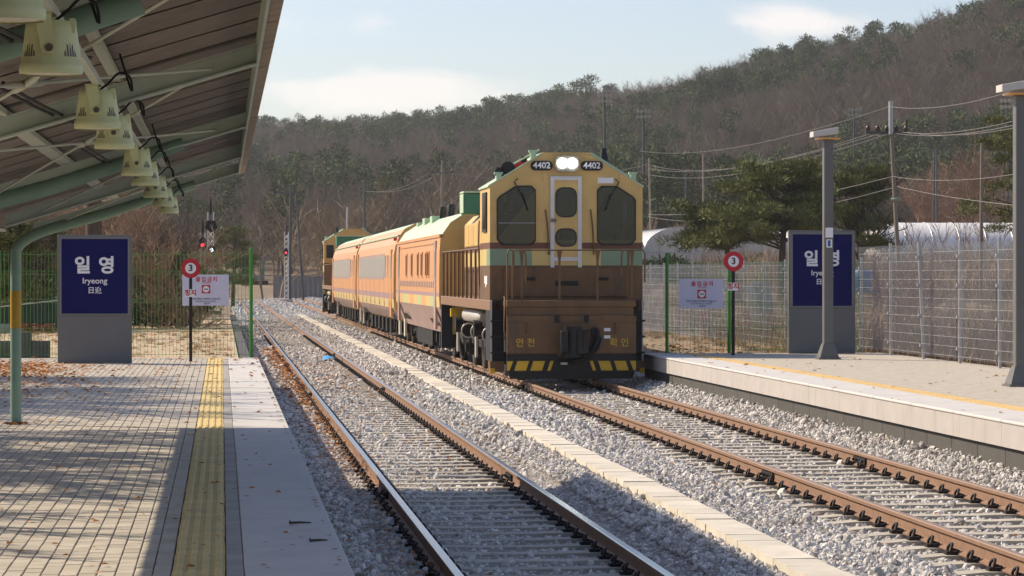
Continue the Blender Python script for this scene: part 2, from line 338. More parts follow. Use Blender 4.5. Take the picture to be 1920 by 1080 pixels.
M['blue'] = mat('blue_plastic', (0.03, 0.10, 0.30), 0.45, var=0.1)
M['brightblue'] = mat('bright_blue_bag', (0.02, 0.30, 0.65), 0.4, var=0.1)
M['net'] = mat('dark_green_net', (0.022, 0.045, 0.032), 0.85, var=0.25, vs=3)
M['cblock'] = mat('grey_concrete_block', (0.10, 0.10, 0.105), 0.9, var=0.15, rnd=0.15)
M['rubble'] = mat('red_rubble', (0.30, 0.13, 0.075), 0.9, var=0.3, rnd=0.3)
M['greenc'] = mat('green_container', (0.06, 0.26, 0.10), 0.5, var=0.1)
M['greywall'] = mat('grey_panel_wall', (0.20, 0.20, 0.215), 0.7, var=0.06)
M['pink'] = mat('pink_cloth', (0.60, 0.22, 0.20), 0.8, var=0.1)

# ------------------------------------------------------------------ layout constants (metres; z = 0 on the near track's rail head)
LT = 2.45; RT = 6.515; ZR = 0.13; G = 0.752
PL = 0.734; ZPL = 0.49; PLE = 58.6          # left platform edge, top, far end
PR = 8.15; ZPR = 0.64; PRE = 55.6           # right platform
SLOPE = 0.3; XE = 0.265; ZE = 3.33          # canopy eave

# ------------------------------------------------------------------ terrain
US = [-800, 200, 420, 490, 650, 760, 860, 960, 1060, 1150, 1260, 1400, 1500, 1640, 1760, 1840, 1900, 2100, 2700]
YS = [300, 250, 236, 228, 230, 227, 223, 203, 180, 167, 152, 116, 96, 74, 45, 14, -22, -80, -120]
def smooth(t): t = np.clip(t, 0, 1); return t * t * (3 - 2 * t)
def fold(X, Y):
    return np.sin(X * 0.021 + 1.3) * np.cos(Y * 0.017) + 0.6 * np.sin(X * 0.047 + Y * 0.031) + 0.35 * np.sin(X * 0.11 - Y * 0.07)
def terrain(X, Y):
    X = np.asarray(X, float); Y = np.asarray(Y, float)
    d = Y * math.cos(YAW) + X * math.sin(YAW); rt = X * math.cos(YAW) - Y * math.sin(YAW)
    dd = np.maximum(d, 20); u = 960 + FPX * rt / dd
    right = np.clip((X - 9.5) / 2.0, 0, 1) * np.clip((Y - 56.6) / 3.0, 0, 1) + np.clip((X - 13.2) / 1.5, 0, 1) * (1 - np.clip((Y - 56.6) / 3.0, 0, 1))
    z = -0.55 + 1.05 * np.clip(right, 0, 1)
    z = z + np.where(X > 12, 0.018 * np.clip(Y - 95, 0, 260), 0) * np.clip((X - 12) / 10, 0, 1)
    z = z + np.clip((-3.5 - X) / 3, 0, 1) * np.clip((Y - 62) / 4, 0, 1) * (0.55 + 0.006 * np.clip(Y - 62, 0, 200))
    R0 = 330.0; R1 = np.interp(u, [300, 600, 1000, 1900], [930, 900, 800, 640])
    ys = np.interp(u, US, YS)
    zr = CZ + (517 - ys) / FPX * R1 - np.interp(u, [500, 1000, 1900], [11.0, 10.5, 9.0])
    t = (dd - R0) / (R1 - R0)
    zb = 3.6
    h = np.where(t <= 1, zb + (zr - zb) * (0.45 * np.clip(t, 0, 1) + 0.55 * smooth(t)), zr - (t - 1) * (R1 - R0) * 0.25)
    h = h + fold(X, Y) * 2.2 * np.clip(t * 4, 0, 1) * np.clip((1 - t) * 3, 0, 1)
    w = smooth((dd - 250) / 110)
    return np.where(d > 240, z * (1 - w) + np.maximum(h, -1) * w, z)
ang = np.radians(np.concatenate([np.linspace(-60, -9, 30)[:-1], np.linspace(-9, 20, 170), np.linspace(20, 60, 24)[1:]]))
rad = np.concatenate([np.geomspace(4, 240, 110), np.linspace(250, 1250, 110)])
AA, RR = np.meshgrid(ang, rad); X = RR * np.sin(AA); Y = RR * np.cos(AA); Z = terrain(X, Y)
V = np.stack([X, Y, Z], -1).reshape(-1, 3); na_, nr_ = len(ang), len(rad)
F = [(i * na_ + j, i * na_ + j + 1, (i + 1) * na_ + j + 1, (i + 1) * na_ + j) for i in range(nr_ - 1) for j in range(na_ - 1)]
me = bpy.data.meshes.new('terrain'); me.from_pydata(V.tolist(), [], F); me.materials.append(M['soil']); me.materials.append(M['hill_soil'])
dface = np.repeat(rad[:-1], na_ - 1) > 300
me.polygons.foreach_set('material_index', dface.astype(np.int32)); me.polygons.foreach_set('use_smooth', [True] * len(F))
terr = bpy.data.objects.new('terrain', me); COL.objects.link(terr); tag(terr, 'bare soil rising into a wooded hillside behind the station', None, None, 'structure')
b = MB(); b.quad((-5000, -3000, -2.2), (5000, -3000, -2.2), (5000, 6000, -2.2), (-5000, 6000, -2.2)); tag(b.build('ground', M['soil'], fix=False), 'ground stretching to the horizon', None, None, 'structure')

# ------------------------------------------------------------------ ballast bed and stones
def bz(X, Y):
    X = np.asarray(X, float)
    z = np.interp(X, [0.7, 1.2, 1.55, 3.25, 3.6, 3.95, 4.4, 5.0, 5.5, 7.45, 7.75, 8.2, 9.2], [-0.19, -0.15, -0.135, -0.175, -0.11, -0.02, -0.01, -0.04, -0.045, -0.045, 0.0, 0.10, 0.12])
    return z
xs = np.array([0.66, 0.74, 1.2, 1.55, 2.45, 3.25, 3.6, 3.95, 4.4, 5.0, 5.5, 6.5, 7.45, 7.75, 8.0, 8.28, 9.4]); ys_ = np.concatenate([np.arange(4, 60, 2.0), np.arange(60, 420, 8.0)])
V = [(x, y, float(bz(x, y)) - 0.02) for y in ys_ for x in xs]; nx = len(xs)
F = [(i * nx + j, i * nx + j + 1, (i + 1) * nx + j + 1, (i + 1) * nx + j) for i in range(len(ys_) - 1) for j in range(nx - 1)]
me = bpy.data.meshes.new('ballast_bed'); me.from_pydata(V, [], F); me.materials.append(M['ballast'])
o = bpy.data.objects.new('ballast_bed', me); COL.objects.link(o); tag(o, 'grey ballast bed under the two railway tracks', None, None, 'structure')
def stone_mesh(k):
    bm = bmesh.new(); bmesh.ops.create_icosphere(bm, subdivisions=1, radius=1); r_ = random.Random(k)
    for v in bm.verts: v.co *= r_.uniform(0.62, 1.15)
    for v in bm.verts: v.co.z *= 0.8
    m_ = bpy.data.meshes.new('stone'); bm.to_mesh(m_); bm.free(); m_.materials.append(M['stone']); return m_
stones = [proto('stone_shape', stone_mesh(i)) for i in range(5)]
PT = []
SLY = 0.62
for (y0, y1, dens) in ((14.5, 24, 900), (24, 36, 760), (36, 58, 430), (58, 95, 180), (95, 170, 55), (170, 330, 14)):
    n = int((8.25 - 0.72) * (y1 - y0) * dens)
    x = nrg.uniform(0.72, 8.25, n); y = nrg.uniform(y0, y1, n)
    ok = x < 1560 * y / FPX + 0.6
    for c in (LT, RT):
        for s in (-1, 1): ok &= np.abs(x - c - s * G) > (0.10 if y0 < 58 else 0.12)
        ph = np.abs(((y / SLY) % 1) - 0.5) * SLY; on = (ph < 0.115) & (np.abs(x - c) < 1.15) & (x > c - (0.66 if c < 4 else 1.15)) & (x < c + (0.7 if c < 4 else 0.75))
        ok &= ~(on & (nrg.random(n) > 0.05))
    ok &= np.abs(x - 4.23) > 0.19
    PT.append(np.stack([x[ok], y[ok], np.full(ok.sum(), 1.0 if y0 < 36 else (1.25 if y0 < 58 else 1.7 if y0 < 170 else 3.0))], -1))
PT = np.concatenate(PT); n = len(PT)
sz = np.clip(nrg.lognormal(math.log(0.0195), 0.34, n), 0.009, 0.048) * PT[:, 2]
inner = (np.abs(PT[:, 0] - LT) < 1.2) | (np.abs(PT[:, 0] - RT) < 1.2)
zz = bz(PT[:, 0], PT[:, 1]) + sz * nrg.uniform(-0.5, 0.8, n) - np.where(inner, np.where(PT[:, 0] < 4, 0.040, 0.028), 0)
heap = np.clip((PT[:, 0] - 7.55) / 0.6, 0, 1); zz = zz + heap * nrg.random(n) * 0.06
scatter('ballast_stones', np.stack([PT[:, 0], PT[:, 1], zz], -1), nrg.uniform(0, 6.28, (n, 3)), np.stack([sz * nrg.uniform(.8, 1.5, n), sz * nrg.uniform(.8, 1.3, n), sz], -1),
        nrg.integers(0, 5, n), stones, 'crushed grey and white ballast stones around the rails')

# ------------------------------------------------------------------ tracks
def rail_profile(cx, zt):
    return [(cx - .0635, zt - .153), (cx + .0635, zt - .153), (cx + .0635, zt - .142), (cx + .012, zt - .122), (cx + .009, zt - .05), (cx + .0335, zt - .034), (cx + .0335, zt - .006),
            (cx + .027, zt), (cx - .027, zt), (cx - .0335, zt - .006), (cx - .0335, zt - .034), (cx - .009, zt - .05), (cx - .012, zt - .122), (cx - .0635, zt - .142)]
sl_mb = MB(); sl_mb.prism([(-1.2, -.2), (1.2, -.2), (1.2, -.02), (.95, 0), (.5, 0), (.3, -.006), (-.3, -.006), (-.5, 0), (-.95, 0), (-1.2, -.02)], 'y', -.105, .105)
SL_ME = sl_mb.mesh('sleeper', M['sleeper'])
def clip_mesh(s):
    b = MB(); pts = []
    for k in range(8):
        a = math.pi * k / 7; pts.append((s * (0.105 + 0.012 * math.cos(a * 2)), math.cos(a) * 0.055, 0.03 + math.sin(a) * 0.055))
    b.tube(pts, 0.0125, 5)
    b.box(*sorted((s * 0.055, s * 0.15)), -0.05, 0.05, -0.01, 0.028)
    b.tube([(s * .085, .05, .04), (s * .05, .02, .03), (s * .05, -.03, .03)], 0.0125, 5)
    return b.mesh('rail_clip', M['clip'])
CLIP = {s: clip_mesh(s) for s in (-1, 1)}
def track(cx, zt, label, topm, jy):
    t = thing('railway_track', label, 'railway track', (cx, 30, zt - .155), 'railway tracks through the station')
    for s in (-1, 1):
        b = MB(); segs = [4.0]; y = 4.0 + jy + (2.3 if s > 0 else 0)
        while y < 170: segs.append(y); y += 25
        segs.append(400)
        pr = rail_profile(cx + s * G, zt); k = len(pr)
        b.add([(p[0], yy, p[1]) for yy in (4, 400) for p in pr], [tuple(range(k))[::-1], tuple(range(k, 2 * k))] )
        for i in range(k):
            b.m = 1 if 5 <= i <= 8 and i in (6, 7, 8) else 0
            j = (i + 1) % k; b.add([(pr[i][0], 4, pr[i][1]), (pr[j][0], 4, pr[j][1]), (pr[j][0], 400, pr[j][1]), (pr[i][0], 400, pr[i][1])], [(0, 1, 2, 3)])
        rl = b.build('rail', [M['rail'], topm], t)
        for y in segs[1:-1]:
            if y < 90:
                f = MB(); x = cx + s * G
                for q in (-1, 1):
                    f.box(*sorted((x + q * .0125, x + q * .036)), y - .3, y + .3, zt - .12, zt - .052)
                    for dy in (-.22, -.08, .08, .22): f.cyl((x + q * .03, y + dy, zt - .086), (x + q * .062, y + dy, zt - .086), .016, 6)
                f.build('fishplate', M['clip'], rl)
    far = MB()
    ys = [SLY * (i + .5) for i in range(int(14.6 / SLY), int(190 / SLY))]
    for i, y in enumerate(ys):
        if y < 62:
            o = inst('sleeper', SL_ME, t, (cx, y, zt - .155), (0, 0, rng.uniform(-.012, .012)))
            for s in (-1, 1):
                for q in (-1, 1):
                    c = inst('rail_clip', CLIP[q], o, (cx + s * G, y, zt - .155))
        else:
            o = inst('sleeper', SL_ME, t, (cx, y, zt - .155))
            if y < 110:
                for s in (-1, 1):
                    for q in (-1, 1): far.box(*sorted((cx + s * G + q * .06, cx + s * G + q * .14)), y - .05, y + .05, zt - .16, zt - .09)
    tag(far.build('rail_clips', M['clip'], t), None, None, None, 'stuff')
    return t
track(LT, 0.0, 'near railway track with bright polished rails beside the left platform', M['rail_top'], 25.6)
track(RT, ZR, 'far railway track with rusty brown rails, the train standing on it', M['rail_top_rust'], 26.0)

# cable trough between the tracks
t = thing('cable_trough', 'pale concrete cable trough with lids running between the two tracks', 'cable trough', (4.23, 16, -.12))
b = MB(); b.box(4.075, 4.385, 14, 165, -.35, -.012); b.build('trough_body', M['lid'], t)
b = MB(); b.box(-.165, .165, -.246, .246, 0, .062); LID = b.mesh('lid', M['lid'])
y = 14.3; k = 0
while y < 160 and k < 292:
    inst('lid', LID, t, (4.23 + rng.uniform(-.006, .006), y, -.010 + rng.uniform(-.006, .006)), (rng.uniform(-.006, .006), rng.uniform(-.007, .007), rng.uniform(-.010, .010))); y += 0.5; k += 1

# ------------------------------------------------------------------ left platform
def brick_mesh(w, l, h, m, name, ch=.004):
    b = MB(); b.add([(-w/2, -l/2, -h), (w/2, -l/2, -h), (w/2, l/2, -h), (-w/2, l/2, -h), (-w/2, -l/2, -ch), (w/2, -l/2, -ch), (w/2, l/2, -ch), (-w/2, l/2, -ch),
                     (-w/2+ch, -l/2+ch, 0), (w/2-ch, -l/2+ch, 0), (w/2-ch, l/2-ch, 0), (-w/2+ch, l/2-ch, 0)],
                    [(0, 1, 5, 4), (1, 2, 6, 5), (2, 3, 7, 6), (3, 0, 4, 7), (4, 5, 9, 8), (5, 6, 10, 9), (6, 7, 11, 10), (7, 4, 8, 11), (8, 9, 10, 11)])
    return b.mesh(name, m, fix=False)
def paving(parent, x0, x1, y0, y1, z, w, l, m, near, jit):
    """running-bond pavers; the largest-showing ones are objects, the rest one mesh"""
    ME = brick_mesh(w - .006, l - .006, .05, m, 'paver'); V0 = np.array([v.co for v in ME.vertices]); F0 = [tuple(p.vertices) for p in ME.polygons]
    cand = []
    nx = int((x1 - x0) / w)
    for i in range(nx):
        x = x1 - (i + .5) * w
        y = y0 + (l / 2 if i % 2 else 0)
        while y < y1 - l / 2:
            cand.append((x, y + l / 2)); y += l
    vis = [c for c in cand if -20 < 416 + FPX * c[0] / c[1] < 1940 and 517 + FPX * (CZ - z) / c[1] < 1095]
    vis.sort(key=lambda c: c[1]); ind = set(vis[:near])
    vs, fs, k = [], [], 0
    for c in cand:
        dz = rng.uniform(-jit, jit * .4)
        if c in ind: inst('paver', ME, parent, (c[0], c[1], z + dz), (rng.uniform(-.006, .006), rng.uniform(-.01, .01), rng.uniform(-.006, .006)))
        else:
            vs.append(V0 + np.array([c[0], c[1], z + dz]) - np.array(ORIG[parent])); fs.extend([tuple(a + k for a in f) for f in F0]); k += len(V0)
    me = bpy.data.meshes.new('pavers'); me.from_pydata(np.concatenate(vs).tolist(), [], fs); me.materials.append(m)
    o = bpy.data.objects.new('pavers', me); COL.objects.link(o); o.parent = parent; o['kind'] = 'stuff'

plat = bpy.data.objects.new('platform', None); COL.objects.link(plat); ORIG[plat] = Vector((0, 30, 0)); plat.location = (0, 30, 0)
tag(plat, 'left platform paved in small beige blocks under the canopy', None, None, 'structure')
b = MB(); b.box(-7.5, PL - .04, -3, PLE, -.6, ZPL - .052); b.build('platform_base', M['joint'], plat)
b = MB(); b.box(PL - .035, PL - .005, -3, PLE, -.6, ZPL - .16); b.build('platform_wall', M['fascia'], plat)
for k in range(12):
    b = MB(); b.box(.1265, PL, -1 + 5 * k + .004, min(4 + 5 * k - .004, PLE), ZPL - .15, ZPL); b.build('edge_slab', M['slab'], plat, bevel=.008)
paving(plat, -7.2, -.284, 8, PLE - .02, ZPL - .004, .103, .206, M['paver'], 300, .0035)
BP = brick_mesh(.098, .296, .05, M['border'], 'border_paver')
for k in range(150):
    y = 13.2 + .3 * k
    if y < PLE - .2: inst('border_paver', BP, plat, (.0735, y, ZPL - .003))
b = MB(); b.box(-.148, .148, -.148, .148, -.05, -.004)
for i in range(4):
    x = -.11 + i * .0735
    b.add([(x - .022, -.147, -.004), (x + .022, -.147, -.004), (x + .022, .147, -.004), (x - .022, .147, -.004), (x - .013, -.142, .005), (x + .013, -.142, .005), (x + .013, .142, .005), (x - .013, .142, .005)],
          [(4, 5, 6, 7), (0, 1, 5, 4), (1, 2, 6, 5), (2, 3, 7, 6), (3, 0, 4, 7)])
TT = b.mesh('tactile_tile', M['tactile'], fix=False)
for k in range(152):
    y = 13.2 + .3 * k
    if y < PLE - .3: inst('tactile_tile', TT, plat, (-.130 + rng.uniform(-.003, .003), y, ZPL), (0, 0, rng.uniform(-.008, .008)))

# earth platform continuing beyond the fence
b = MB(); b.box(-9, .35, PLE + .15, 132, -.6, .40); b.m = 1; b.box(.35, .62, PLE + .15, 132, -.6, .36)
o = b.build('earth_platform', [M['sand'], M['cblock']], None); tag(o, 'sandy old earth platform behind the green fence', None, None, 'structure')

# ------------------------------------------------------------------ right platform
plr = bpy.data.objects.new('platform', None); COL.objects.link(plr); ORIG[plr] = Vector((10, 40, 0)); plr.location = (10, 40, 0)
tag(plr, 'right platform with pale edge kerb and dark base panels', None, None, 'structure')
b = MB(); b.box(PR + .14, 13.0, 14, PRE, -.6, ZPR - .052); b.build('platform_base', M['joint'], plr)
for k in range(38):
    y0 = PRE - 1.13 * (k + 1); b = MB(); b.box(PR + .05, PR + .139, y0 + .008, y0 + 1.122, -.4, ZPR - .285); b.build('base_panel', M['darkpanel'], plr)
for k in range(22):
    y0 = PRE - 2.0 * (k + 1); b = MB(); b.box(PR + .002, PR + .139, y0 + .003, y0 + 1.997, ZPR - .284, ZPR - .041); b.build('fascia_panel', M['fascia'], plr)
    b = MB(); b.box(PR - .002, PR + .72, y0 + .002, y0 + 1.998, ZPR - .04, ZPR); b.build('edge_slab', M['slab'], plr, bevel=.014)
b = MB(); b.box(PR + .1, 13.0, PRE, PRE + .12, -.6, ZPR - .06); b.build('end_wall', M['darkpanel'], plr)
paving(plr, PR + 1.03, 12.9, 26, PRE - .01, ZPR - .004, .103, .206, M['paver'], 0, .0006)
b = MB(); b.box(-.148, .148, -.148, .148, -.05, 0)
for i in range(5):
    for j in range(5):
        x = -.12 + i * .06; y = -.12 + j * .06
        b.add([(x - .02, y - .02, 0), (x + .02, y - .02, 0), (x + .02, y + .02, 0), (x - .02, y + .02, 0), (x, y, .008)], [(0, 1, 4), (1, 2, 4), (2, 3, 4), (3, 0, 4)])
TD = b.mesh('tactile_tile', M['tactile_r'], fix=False)
for k in range(100):
    y = PRE - .16 - .3 * k
    inst('tactile_tile', TD, plr, (PR + .875, y, ZPR - .003 + rng.uniform(-.002, .002)))

# ------------------------------------------------------------------ fallen leaves
def leaves(name, pts, label):
    vs, fs = [], []
    for (x, y, z) in pts:
        s = rng.uniform(.013, .034) * (1 + max(0, y - 28) * .032); a = rng.uniform(0, 6.28); c, q = math.cos(a), math.sin(a); h = rng.uniform(.1, .9) * s; k = len(vs); w = rng.uniform(.5, .8)
        for (u, v, zz) in ((-1, 0, .2), (0, -w, 1), (1, 0, .3), (0, w, 1)):
            vs.append((x + s * (u * c - v * q), y + s * (u * q + v * c), z + .004 + h * zz * rng.uniform(.4, 1)))
        fs += [(k, k + 1, k + 2), (k, k + 2, k + 3)]
    me = bpy.data.meshes.new(name); me.from_pydata(vs, [], fs); me.materials.append(M['leaf']); o = bpy.data.objects.new(name, me); COL.objects.link(o)
    tag(o, label, None, None, 'stuff')
P = []
for k in range(60):
    a_ = rng.uniform(0, 6.28); q_ = rng.uniform(.07, .28); P.append((-2.30 + math.cos(a_) * q_ * 1.6, 32.7 + math.sin(a_) * q_ * 2.2, ZPL + rng.uniform(0, .02)))
for k in range(520):
    P.append((min(.68, rng.gauss(-.7, 1.0)), rng.uniform(15, 58), ZPL))
for k in range(2300):
    y = rng.triangular(36, 58, 53); P.append((min(-.4, -.074 * y + rng.gauss(.1, .75)), y, ZPL))
leaves('fallen_leaves', P, 'orange dry leaves scattered over the left platform paving')
P = []
for k in range(1500):
    y = rng.uniform(15, 90); x = rng.triangular(.95, 1.75, 1.55); P.append((x, y, float(bz(x, y)) + .022))
for k in range(1500):
    y = rng.uniform(15, 75); x = rng.choice([rng.uniform(.95, 1.75), rng.uniform(1.75, 3.1), rng.uniform(.8, 7.8), LT - G - .12 + rng.gauss(0, .1)]); P.append((x, y, float(bz(x, y)) + .02))
for k in range(130): P.append((rng.uniform(PR, 12.5), rng.uniform(30, 56), ZPR))
for k in range(700): P.append((rng.uniform(-8, .3), rng.uniform(59, 90), .41))
for k in range(500): P.append((rng.uniform(9.5, 12.5), rng.uniform(57, 70), .45))
leaves('fallen_leaves', P, 'dry leaves scattered over ballast, right platform and soil')

for (x, y, l, a, lab) in ((.52, 19.3, .075, .1, 'short dark twig lying on the pale edge slab'), (.60, 18.0, .06, .4, 'thin twig lying nearest the rail side of the pale edge slab')):
    b = MB(); b.tube([(x - l * math.cos(a), y - l * math.sin(a), ZPL + .009), (x, y, ZPL + .011), (x + l * math.cos(a), y + l * math.sin(a), ZPL + .008)], [.009, .008, .004], 6); b.tube([(x - l * .8, y, ZPL + .009), (x - l * .9, y + .03, ZPL + .018)], .006, 5)
    tag(b.build('twig', M['bark_dark'], None, loc=(x, y, ZPL)), lab, 'twig')
# ------------------------------------------------------------------ canopy
can = thing('platform_canopy', 'green steel platform canopy sloping up over the left platform edge', 'canopy', (-2.30, 32.7, ZPL))
def zc(x): return ZE - SLOPE * (XE - x)
CY0, CY1, CXL = 2.0, 33.0, -2.55
nb = 0; y = CY0
while y < CY1 - .2:
    b = MB(); w = min(.92, CY1 - y) + .02; n = 29; prof = []
    for i in range(n):
        q = i % 4; prof.append((y + w * i / (n - 1), (0, .0, .011, .011)[q]))
    vs = []
    for x in (CXL, XE - .06):
        for (yy, h) in prof: vs.append((x, yy, zc(x) + .165 + h))
    b.add(vs, [(i, i + 1, n + i + 1, n + i) for i in range(n - 1)])
    for x in (CXL, XE - .06): pass
    b.add([(p[0], p[1], p[2] + .004) for p in vs], [(i, i + 1, n + i + 1, n + i) for i in range(n - 1)])
    b.build('roof_sheet', M['sheet'], can, fix=False); y += .92
RAF = [6.0, 10.9, 15.9, 22.6, 28.4, 32.7]
for y in RAF:
    b = MB(); x0, x1 = -2.1, XE - .075
    def seg(xa, xb, za, zb, hw): b.add([(xa, y - hw, zc(xa) + za), (xb, y - hw, zc(xb) + za), (xb, y + hw, zc(xb) + za), (xa, y + hw, zc(xa) + za), (xa, y - hw, zc(xa) + zb), (xb, y - hw, zc(xb) + zb), (xb, y + hw, zc(xb) + zb), (xa, y + hw, zc(xa) + zb)],
        [(0, 3, 2, 1), (4, 5, 6, 7), (0, 1, 5, 4), (1, 2, 6, 5), (2, 3, 7, 6), (3, 0, 4, 7)])
    if y != 10.9:
        seg(x0, x1, 0, .012, .05); seg(x0, x1, .013, .108, .006); seg(x0, x1, .109, .118, .05)
    else: seg(x0, x1, .07, .11, .02)
    b.build('rafter', M['canopy'], can)
for x in (-2.45, -1.21, -.571):
    b = MB(); w = .055 if x == -1.21 else .025
    b.add([], []); b.box(x - w, x + w, CY0, CY1 - .1, zc(x) + .1285, zc(x) + .160); b.build('purlin', M['canopy_lt'], can)
b = MB(); b.box(-.60, -.565, CY0, 32.6, zc(-.571) - .035, zc(-.571) - .003); b.build('lamp_rail', M['canopy_lt'], can)
for (ya, yb) in ((10.9, 15.9), (15.9, 22.6), (22.6, 28.4), (28.4, 32.7)):
    for (xa, xb) in (((-.05, -1.75),) if ya > 20 else ((-.05, -1.75), (-1.75, -.05))):
        b = MB(); b.tube([(xa, ya, zc(xa) + .05), (xb, yb, zc(xb) + .05)], .009, 6); m_ = (Vector((xa, ya, zc(xa) + .05)) + Vector((xb, yb, zc(xb) + .05))) / 2
        dv = Vector((xb - xa, yb - ya, zc(xb) - zc(xa))).normalized(); b.tube([m_ - dv * .25 + dv * .5 * k / 6 for k in range(7)], [.009, .018, .02, .02, .02, .018, .009], 6)
        b.build('brace_rod', M['canopy_lt'], can)
# eave: inner board, gutter and weathered lip
b = MB(); b.box(XE - .075, XE - .06, CY0, CY1, zc(XE) - .02, zc(XE) + .17); b.build('eave_board', M['canopy'], can)
for k in range(11):
    ya = CY0 + k * 2.85; yb = min(ya + 2.84, CY1 + .12)
    b = MB(); b.prism([(XE - .058, ZE - .012 + rng.uniform(-.004, .004)), (XE, ZE), (XE + .012, ZE + .15), (XE - .058, ZE + .19)], 'y', ya, yb); b.build('gutter', M['gutter'], can)
b = MB(); b.box(CXL - .05, CXL - .005, CY0, CY1, zc(CXL) + .02, zc(CXL) + .19); b.build('rear_eave', M['gutter'], can)
def add_post(y):
    b = MB(); X0 = -2.30; pts = [(X0, y, ZPL), (X0, y, 2.40)]
    p0 = Vector((X0, y, 2.40)); p2 = Vector((X0 + .40, y, zc(X0 + .40) - .0)); p1 = Vector((X0, y, zc(X0) + .0))
    for k in range(1, 9):
        t_ = k / 8; pts.append(p0 * (1 - t_) ** 2 + p1 * 2 * t_ * (1 - t_) + p2 * t_ * t_)
    pts.append((-1.3, y, zc(-1.3) - .015)); pts.append((-.3, y, zc(-.3) + .02))
    p = b.tube(pts, [.062] * (len(pts) - 1) + [.05], 14).build('post', M['post_green'], can)
    b = MB(); b.tube([(X0, y, 1.56), (X0, y, 1.98)], .0635, 14); b.build('yellow_band', M['post_yellow'], p)
    b = MB(); b.cyl((X0, y, ZPL), (X0, y, ZPL + .02), .13, 14); b.build('base_plate', M['clip'], p)
for y in (32.7, 22.6, 10.9): add_post(y)
# moss / leaf clump at the foot of the post
# ------------------------------------------------------------------ canopy floodlights
FX, FZ = -.583, CZ + .69
def flood(y, label):
    t = thing('floodlight', label, 'floodlight', (FX, y, FZ), 'cream floodlights hanging in a row under the canopy')
    b = MB(); n = 24; zs = [(0, .105), (.012, .110), (.035, .108), (.04, .103), (.09, .097), (.15, .089), (.178, .085), (.183, .078), (.183, .001)]
    vs = [(FX + r * math.cos(2 * math.pi * j / n), y + r * math.sin(2 * math.pi * j / n), FZ + z) for z, r in zs for j in range(n)]
    b.add(vs, [(i * n + j, i * n + (j + 1) % n, (i + 1) * n + (j + 1) % n, (i + 1) * n + j) for i in range(len(zs) - 1) for j in range(n)], True)
    b.build('housing', M['floodcream'], t)
    b = MB(); b.cyl((FX, y, FZ + .004), (FX, y, FZ + .01), .1, 20); b.build('lens', M['floodglass'], t)
    b = MB()
    for g in range(4):
        for j in range(-2, 3):
            a = math.pi / 4 + g * math.pi / 2 + j * .115; r0 = .0985
            p = Vector((math.cos(a), math.sin(a), 0)); q = Vector((-math.sin(a), math.cos(a), 0))
            h = .048 - abs(j) * .004; c = Vector((FX, y, FZ + .058))
            b.add([c + p * (r0 - .004) - q * .0035, c + p * (r0 - .004) + q * .0035, c + p * (r0 - .011) + q * .0035 + Vector((0, 0, h)), c + p * (r0 - .011) - q * .0035 + Vector((0, 0, h)),
                   c + p * (r0 + .003) - q * .0035, c + p * (r0 + .003) + q * .0035, c + p * (r0 - .004) + q * .0035 + Vector((0, 0, h)), c + p * (r0 - .004) - q * .0035 + Vector((0, 0, h))],
                  [(0, 3, 2, 1), (4, 5, 6, 7), (0, 1, 5, 4), (1, 2, 6, 5), (2, 3, 7, 6), (3, 0, 4, 7)])
    b.build('slot_shade', M['post_grey'], t)  # housing slots as raised grey bars, their inner shade put into the colour
    for a in (.5, 2.6, 4.2, 5.8):
        b = MB(); p = Vector((math.cos(a), math.sin(a), 0)); b.cbox((FX + p.x * .084, y + p.y * .084, FZ + .165), .02, .02, .05); b.build('lug', M['floodcream'], t)
    b = MB()
    for q in (-1, 1):
        ya, yb, yc_ = y + q * .112, y + q * .105, y + q * .095
        b.add([(FX - .024, ya, FZ + .065), (FX + .024, ya, FZ + .065), (FX + .006, yb, FZ + .20), (FX - .052, yb, FZ + .20), (FX - .024, ya + q * .005, FZ + .065), (FX + .024, ya + q * .005, FZ + .065), (FX + .006, yb + q * .005, FZ + .20), (FX - .052, yb + q * .005, FZ + .20)],
              [(0, 3, 2, 1), (4, 5, 6, 7), (0, 1, 5, 4), (1, 2, 6, 5), (2, 3, 7, 6), (3, 0, 4, 7)])
    b.box(FX - .052, FX + .006, y - .11, y + .11, FZ + .201, FZ + .207); b.box(FX - .03, FX - .006, y - .012, y + .012, FZ + .208, zc(-.571) - .004)
    b.build('bracket', M['floodcream'], t)
    for q in (-1, 1):
        b = MB(); b.cyl((FX, y + q * .112, FZ + .085), (FX, y + q * .124, FZ + .085), .014, 10); b.build('bolt', M['steel'], t)
    b = MB(); b.tube(curve([(FX + .0, y + .03, FZ + .18), (FX + .05, y + .04, FZ + .22), (FX + .10, y + .06, FZ + .27), (FX + .15, y + .08, FZ + .25), (FX + .155, y + .1, FZ + .19), (FX + .10, y + .12, zc(FX + .1) + .1)]), .006, 6); b.build('cable', M['rubber'], t)
FY = [7.9, 10.0, 13.7, 15.85, 20.1, 22.3, 25.7, 29.0, 32.2]
FL = ['nearest floodlight, cut off by the top left corner of the photo', 'second nearest and largest complete cream floodlight hanging under the canopy',
      'third floodlight from the camera, hanging just left of the thick first rafter', 'fourth floodlight from the camera, half overlapped by the third one',
      'fifth floodlight from the camera, hanging in front of the second thick rafter', 'sixth floodlight from the camera, tucked behind the fifth', 'seventh floodlight from the camera in the far cluster',
      'eighth floodlight, second from the far end of the canopy row', 'ninth and farthest floodlight at the canopy far end']
for y, l in zip(FY, FL): flood(y, l)
b = MB()
for (ya, yb, x0, sag) in ((6.5, 13.4, -1.0, .10), (13.4, 20, -1.05, .05), (20, 30, -1.0, .06)):
    for dx in (0, .05):
        b.tube([(x0 + dx + .35 * k / 8, ya + (yb - ya) * k / 8, zc(x0 + .35 * k / 8) + .10 - sag * 4 * (k / 8) * (1 - k / 8)) for k in range(9)], .009, 6)
